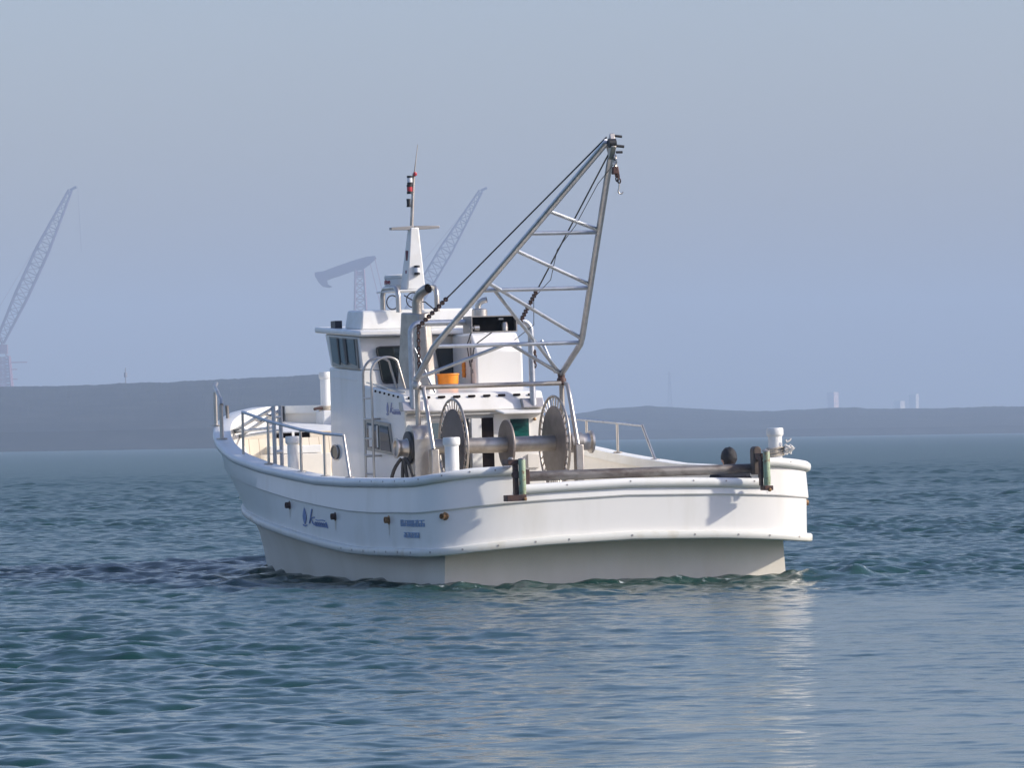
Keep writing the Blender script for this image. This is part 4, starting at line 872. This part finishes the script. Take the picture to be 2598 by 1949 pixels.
# ================================================================== stern roller and green guide rollers
ro_ = MB().lathe((-.36, -1.57, 1.205), (0, 1, 0), [(.03, 0), (.052, .01), (.054, .02), (.054, 2.66), (.052, 2.67), (.03, 2.68)], 24).build('stern_roller', RUST, boat, smooth=40)
b = MB()
for yy in (1.14, -1.60): b.box(-.44, -.28, yy - .03, yy + .03, 1.10, 1.28)
b.build('roller_bracket', DRUST, ro_, bevel=.006)
MB().lathe((-.30, 1.12, 1.10), (0, -1, 0), [(.02, 0), (.02, 2.6)], 8).build('roller_shaft', DRUST, ro_)
def guide(y, zt, zb, s_):
    o = MB().lathe((-.72, y, zb), (0, 0, 1), [(.036, 0), (.038, .006), (.038, zt - zb - .006), (.034, zt - zb)], 22).build('guide_roller', GREENR, boat, smooth=40)
    b = MB(); w_ = .15
    b.box(-.70, -.50, y + .0, y + w_, zt - .055, zt - .002) if s_ > 0 else b.box(-.66, -.40, y - .02, y + .05, zt - .09, zt - .02)
    if s_ > 0:
        b.box(-.76, -.625, y - .03, y + .19, zb - .07, zb - .004); b.box(-.69, -.61, y + .03, y + .075, zb - .004, zt - .055); b.lathe((-.66, y + .06, zb + .21), (-1, 0, 0), [(.045, 0), (.045, .05)], 12)
    else:
        b.box(-.76, -.62, y - .055, y + .045, zb - .055, zb - .004); b.box(-.69, -.61, y + .03, y + .055, zb - .004, zt - .055); b.box(-.64, -.61, y - .075, y - .04, zb + .03, zb + .10)
    b.build('bracket', DRUST, o, bevel=.005)
    b = MB(); b.lathe((-.68, y + (.11 if s_ > 0 else 0.0), zt), (0, 0, 1), [(.03, 0), (.03, .015), (.015, .025)], 10); b.lathe((-.72, y, zt), (0, 0, 1), [(.04, -.004), (.04, .008), (.012, .014)], 12); b.build('pin', ALU, o)
    b = MB(); b.lathe((-.71, y - .01, zb - .05), (-1, 0, 0), [(.02, 0.04), (.02, .06), (.012, .068)], 10); b.build('bolt', BRASS, o)
guide(1.29, 1.395, 1.02, 1); guide(-1.505, 1.388, 1.022, -1)
b = MB(); ring = [(-.50, -1.49 + .046 * math.cos(t_), 1.40 + .046 * math.sin(t_)) for t_ in np.linspace(0, PI, 12)] + [(-.50, -1.536, 1.14), (-.50, -1.444, 1.14)]; b.prism(ring, (.12, 0, 0)); b.build('roller_cheek', mat('brown_plate', (.11, .085, .07), .6, .3, noise=.5, nscale=9), boat, bevel=.01)

# ================================================================== loose things on board
# orange tub and float on the deckhouse roof
tb2 = root('tub', (5.9, -.04, 2.22), 'round orange plastic tub on the deckhouse roof between funnel and white casing', 'tub')
MB().lathe((5.9, -.04, 2.2), (0, 0, 1), [(.11, 0), (.118, .01), (.128, .165), (.136, .172), (.134, .185), (.12, .18), (.10, .03), (0, .03)], 32).build('tub_body', ORANGE, tb2, smooth=40)
b = MB(); b.torus((5.9, -.04, 2.372), (0, 0, 1), .133, .006, 36, 6); b.build('rim', ORANGE, tb2)
fl = root('float', (6.2, -.335, 2.33), 'short upright orange tube against the white casing beside the tub', 'float')
MB().tube([(6.2, -.338, 2.335), (6.2, -.338, 2.52)], .021, 12).build('tube', ORANGE, fl, smooth=60)
b = MB()
for z in (2.36, 2.41, 2.46): b.lathe((6.2, -.338, z), (0, 0, 1), [(.0205, 0), (.025, .006), (.025, .018), (.0205, .024)], 12)
b.build('grip', ORANGE, fl)
# ropes
def coil(name, c, r0, turns, pitch, rr, m, label, extra=None):
    o = root(name, c, label, 'rope'); b = MB(); pts = []
    for k in range(int(turns * 20)):
        g_ = 2 * PI * k / 20; pts.append((c[0] + r0 * math.cos(g_) * (1 + .04 * math.sin(3 * g_)), c[1] + r0 * math.sin(g_), c[2] + pitch * k / 20 + .006 * math.sin(2.3 * g_)))
    b.tube(pts, rr, 7); b.build('turns', m, o, smooth=60)
    if extra: extra(o)
    return o
def knot(o):
    b = MB(); r = random.Random(3); c = Vector((-.30, -1.93, 1.40)); pts = []
    for k in range(46):
        g_ = k * .9; pts.append(c + Vector((.04 * math.cos(g_) + r.uniform(-.01, .01), .042 * math.sin(g_ * 1.3) + r.uniform(-.012, .012), -.05 + .10 * ((k * 7) % 46) / 46)))
    b.tube(pts, .013, 6); b.tube([c + Vector((0, .02, .08)), c + Vector((.0, -.02, .10)), c + Vector((0, -.03, .12))], .012, 6); b.tube([c + Vector((0, .03, .09)), c + Vector((0, .02, .11))], .010, 6); b.build('knot', ROPEW, o, smooth=60)
coil('mooring_rope', (-.2, -1.815, 1.33), .092, 4, .024, .013, ROPE, 'mooring rope wound round the starboard stern bollard with a white knot', knot)
def tailr(o):
    MB().tube([(12.22, -.33, 2.03), (12.18, -.26, 2.03), (12.14, -.20, 2.02)], .02, 6).build('rope_tail', DRUST, o, smooth=60)
coil('mooring_rope', (12.28, -.40, 1.995), .082, 3, .022, .014, ROPE, 'brown rope wound round the foot of the tall white bollard at the bow', tailr)
b = MB(); pts = [(.2 + .17 * math.cos(g_) * (1 - .02 * k), -.95 + .25 * math.sin(g_), 1.14 + .01 * k) for k, g_ in enumerate(np.linspace(0, 4 * PI, 40))]

# ---- person seated on the port-side locker behind the roller, back to the camera, looking forward
def skinned(name, verts, edges, radii, m, parent, sub=2):
    base = ROOTW[parent.name]
    me_ = bpy.data.meshes.new(name); me_.from_pydata([tuple(heel(v) - base) for v in verts], edges, [])
    o = bpy.data.objects.new(name, me_); COL.objects.link(o); o.parent = parent; ROOTW[name] = base
    sk = o.modifiers.new('skin', 'SKIN'); sk.use_smooth_shade = True
    me_.update()
    if not me_.skin_vertices: me_.attributes
    bmm = bmesh.new(); bmm.from_mesh(me_); lay = bmm.verts.layers.skin.verify(); bmm.verts.ensure_lookup_table()
    for i, v in enumerate(bmm.verts):
        rr_ = radii[i]; v[lay].radius = (rr_, rr_) if not isinstance(rr_, tuple) else rr_; v[lay].use_root = (i == 0)
    bmm.to_mesh(me_); bmm.free()
    sb = o.modifiers.new('sub', 'SUBSURF'); sb.levels = sub; sb.render_levels = sub
    me_.materials.append(m); return o
px_, py_, pz_ = .80, -1.655, .80
per = root('person', (px_, py_, .62), 'person with short black hair and dark shirt, back turned, sitting behind the stern roller', 'person')
V = [(px_, py_, pz_ - .02), (px_ - .02, py_, pz_ + .12), (px_ - .03, py_, pz_ + .26), (px_ - .01, py_, pz_ + .37), (px_ + .01, py_, pz_ + .43), (px_ + .02, py_, pz_ + .50), (px_ + .03, py_, pz_ + .565)]
Rr = [(.15, .12), (.15, .11), (.16, .11), (.12, .09), .055, .085, .078]
E_ = [(0, 1), (1, 2), (2, 3), (3, 4), (4, 5), (5, 6)]
for s_ in (1, -1):
    o = len(V)
    V += [(px_ - .01, py_ + .17 * s_, pz_ + .345), (px_ + .06, py_ + .22 * s_, pz_ + .10), (px_ + .28, py_ + .15 * s_, pz_ + .03), (px_ + .36, py_ + .13 * s_, pz_ + .02)]; Rr += [.062, .048, .034, .036]
    E_ += [(3, o), (o, o + 1), (o + 1, o + 2), (o + 2, o + 3)]
    for f_, (dy, L_) in enumerate(((-.03, .07), (-.01, .085), (.01, .08), (.03, .062))):
        V += [(px_ + .40, py_ + .13 * s_ + dy, pz_ + .02), (px_ + .40 + L_, py_ + .13 * s_ + dy * 1.2, pz_ - .01)]; Rr += [.010, .008]; E_ += [(o + 3, len(V) - 2), (len(V) - 2, len(V) - 1)]
    V += [(px_ + .36, py_ + .13 * s_ - .045 * s_, pz_ + .02), (px_ + .40, py_ + .13 * s_ - .06 * s_, pz_ + .0)]; Rr += [.011, .009]; E_ += [(o + 3, len(V) - 2), (len(V) - 2, len(V) - 1)]
    o = len(V)
    V += [(px_ + .04, py_ + .10 * s_, pz_ - .03), (px_ + .42, py_ + .13 * s_, pz_ + .0), (px_ + .44, py_ + .13 * s_, pz_ - .12), (px_ + .55, py_ + .13 * s_, pz_ - .14)]; Rr += [.085, .06, .04, .036]; E_ += [(0, o), (o, o + 1), (o + 1, o + 2), (o + 2, o + 3)]
skinned('body', V, E_, Rr, SKIN, per)
skinned('shirt', [V[0], V[1], V[2], V[3], (px_ - .0, py_, pz_ + .41)] + [(px_ - .01, py_ + .17, pz_ + .345), (px_ + .03, py_ + .20, pz_ + .20), (px_ - .01, py_ - .17, pz_ + .345), (px_ + .03, py_ - .20, pz_ + .20)], [(0, 1), (1, 2), (2, 3), (3, 4), (3, 5), (5, 6), (3, 7), (7, 8)], [(.17, .14), (.165, .125), (.175, .125), (.135, .10), .07, .075, .062, .075, .062], CLOTH, per)
skinned('trousers', [(px_, py_, pz_ - .02), (px_ + .04, py_ + .10, pz_ - .03), (px_ + .42, py_ + .13, pz_ + .0), (px_ + .44, py_ + .13, pz_ - .11), (px_ + .04, py_ - .10, pz_ - .03), (px_ + .42, py_ - .13, pz_ + .0), (px_ + .44, py_ - .13, pz_ - .11)], [(0, 1), (1, 2), (2, 3), (0, 4), (4, 5), (5, 6)], [.14, .10, .075, .055, .10, .075, .055], JEAN, per)
def head_blob(name, c, rx, ry, rz, m, jit=0.0, cut=None, seed=1):
    bmm = bmesh.new(); bmesh.ops.create_icosphere(bmm, subdivisions=4, radius=1); r = random.Random(seed)
    ps = [v.co.copy() for v in bmm.verts]; b = MB()
    pts = []
    for p in ps:
        k = 1 + jit * (math.sin(p.x * 9 + p.y * 7) * math.sin(p.z * 11 + p.x * 5) + r.uniform(-.4, .4))
        q_ = Vector((p.x * rx * k, p.y * ry * k, p.z * rz * k))
        if p.z < -.1: q_.x *= 1 + .25 * (p.z + .1); q_.y *= 1 + .3 * (p.z + .1)
        pts.append(c + q_)
    fcs = [tuple(v.index for v in f.verts) for f in bmm.faces if cut is None or cut(sum((v.co for v in f.verts), Vector()) / 3)]
    bmm.free(); b.add(pts, fcs); return b
hc = Vector((px_ + .02, py_, pz_ + .505))
fc = head_blob('head', hc, .092, .076, .115, SKIN)
fc.lathe(hc + Vector((.088, 0, -.015)), (.9, 0, -.35), [(.018, 0), (.012, .018), (.004, .028)], 10)
fc.tube([hc + Vector((.083, -.024, -.058)), hc + Vector((.09, 0, -.06)), hc + Vector((.083, .024, -.058))], .006, 6)
for s_ in (1, -1): 
    fc.lathe(hc + Vector((-.005, .074 * s_, -.01)), (0, s_, 0), [(.026, -.01), (.03, .004), (.02, .012), (.006, .008)], 12)
fc.build('face', SKIN, per, smooth=60)
b = MB()
for s_ in (1, -1): MB().lathe(hc + Vector((.076, .03 * s_, .012)), (1, .3 * s_, 0), [(.012, 0), (.009, .008), (0, .01)], 10).build('eye', BLACK, per)
hr = head_blob('hair', hc + Vector((-.006, 0, .012)), .104, .090, .120, HAIR, .035, cut=lambda p: not (p.x > .45 and p.z < .35) and p.z > -.62 and not (abs(p.y) > .75 and p.z < -.15 and p.x > -.1))
hr.build('hair', HAIR, per, smooth=60)
MB().prism([(.62, py_ - .3, .62), (.62, py_ + .3, .62), (.62, py_ + .3, .70), (.62, py_ - .3, .70)], (.35, 0, 0)).build('bench', CREAM, boat, bevel=.01)

# ================================================================== haze over the whole bay
hb_ = MB(ident); hb_.box(-6300, 6300, -6300, 6300, -4.0, 175.0)
haze = hb_.build('haze', mat('haze_air', (1, 1, 1)), smooth=0); tag(haze, kind='stuff')
HM = haze.data.materials[0]; HM.node_tree.nodes.clear()
ou = HM.node_tree.nodes.new('ShaderNodeOutputMaterial'); pv = HM.node_tree.nodes.new('ShaderNodeVolumePrincipled')
pv.inputs['Color'].default_value = (0.535, 0.67, 0.85, 1); pv.inputs['Density'].default_value = HAZE_DENSITY; pv.inputs['Anisotropy'].default_value = 0.0
HM.node_tree.links.new(pv.outputs[0], ou.inputs['Volume'])
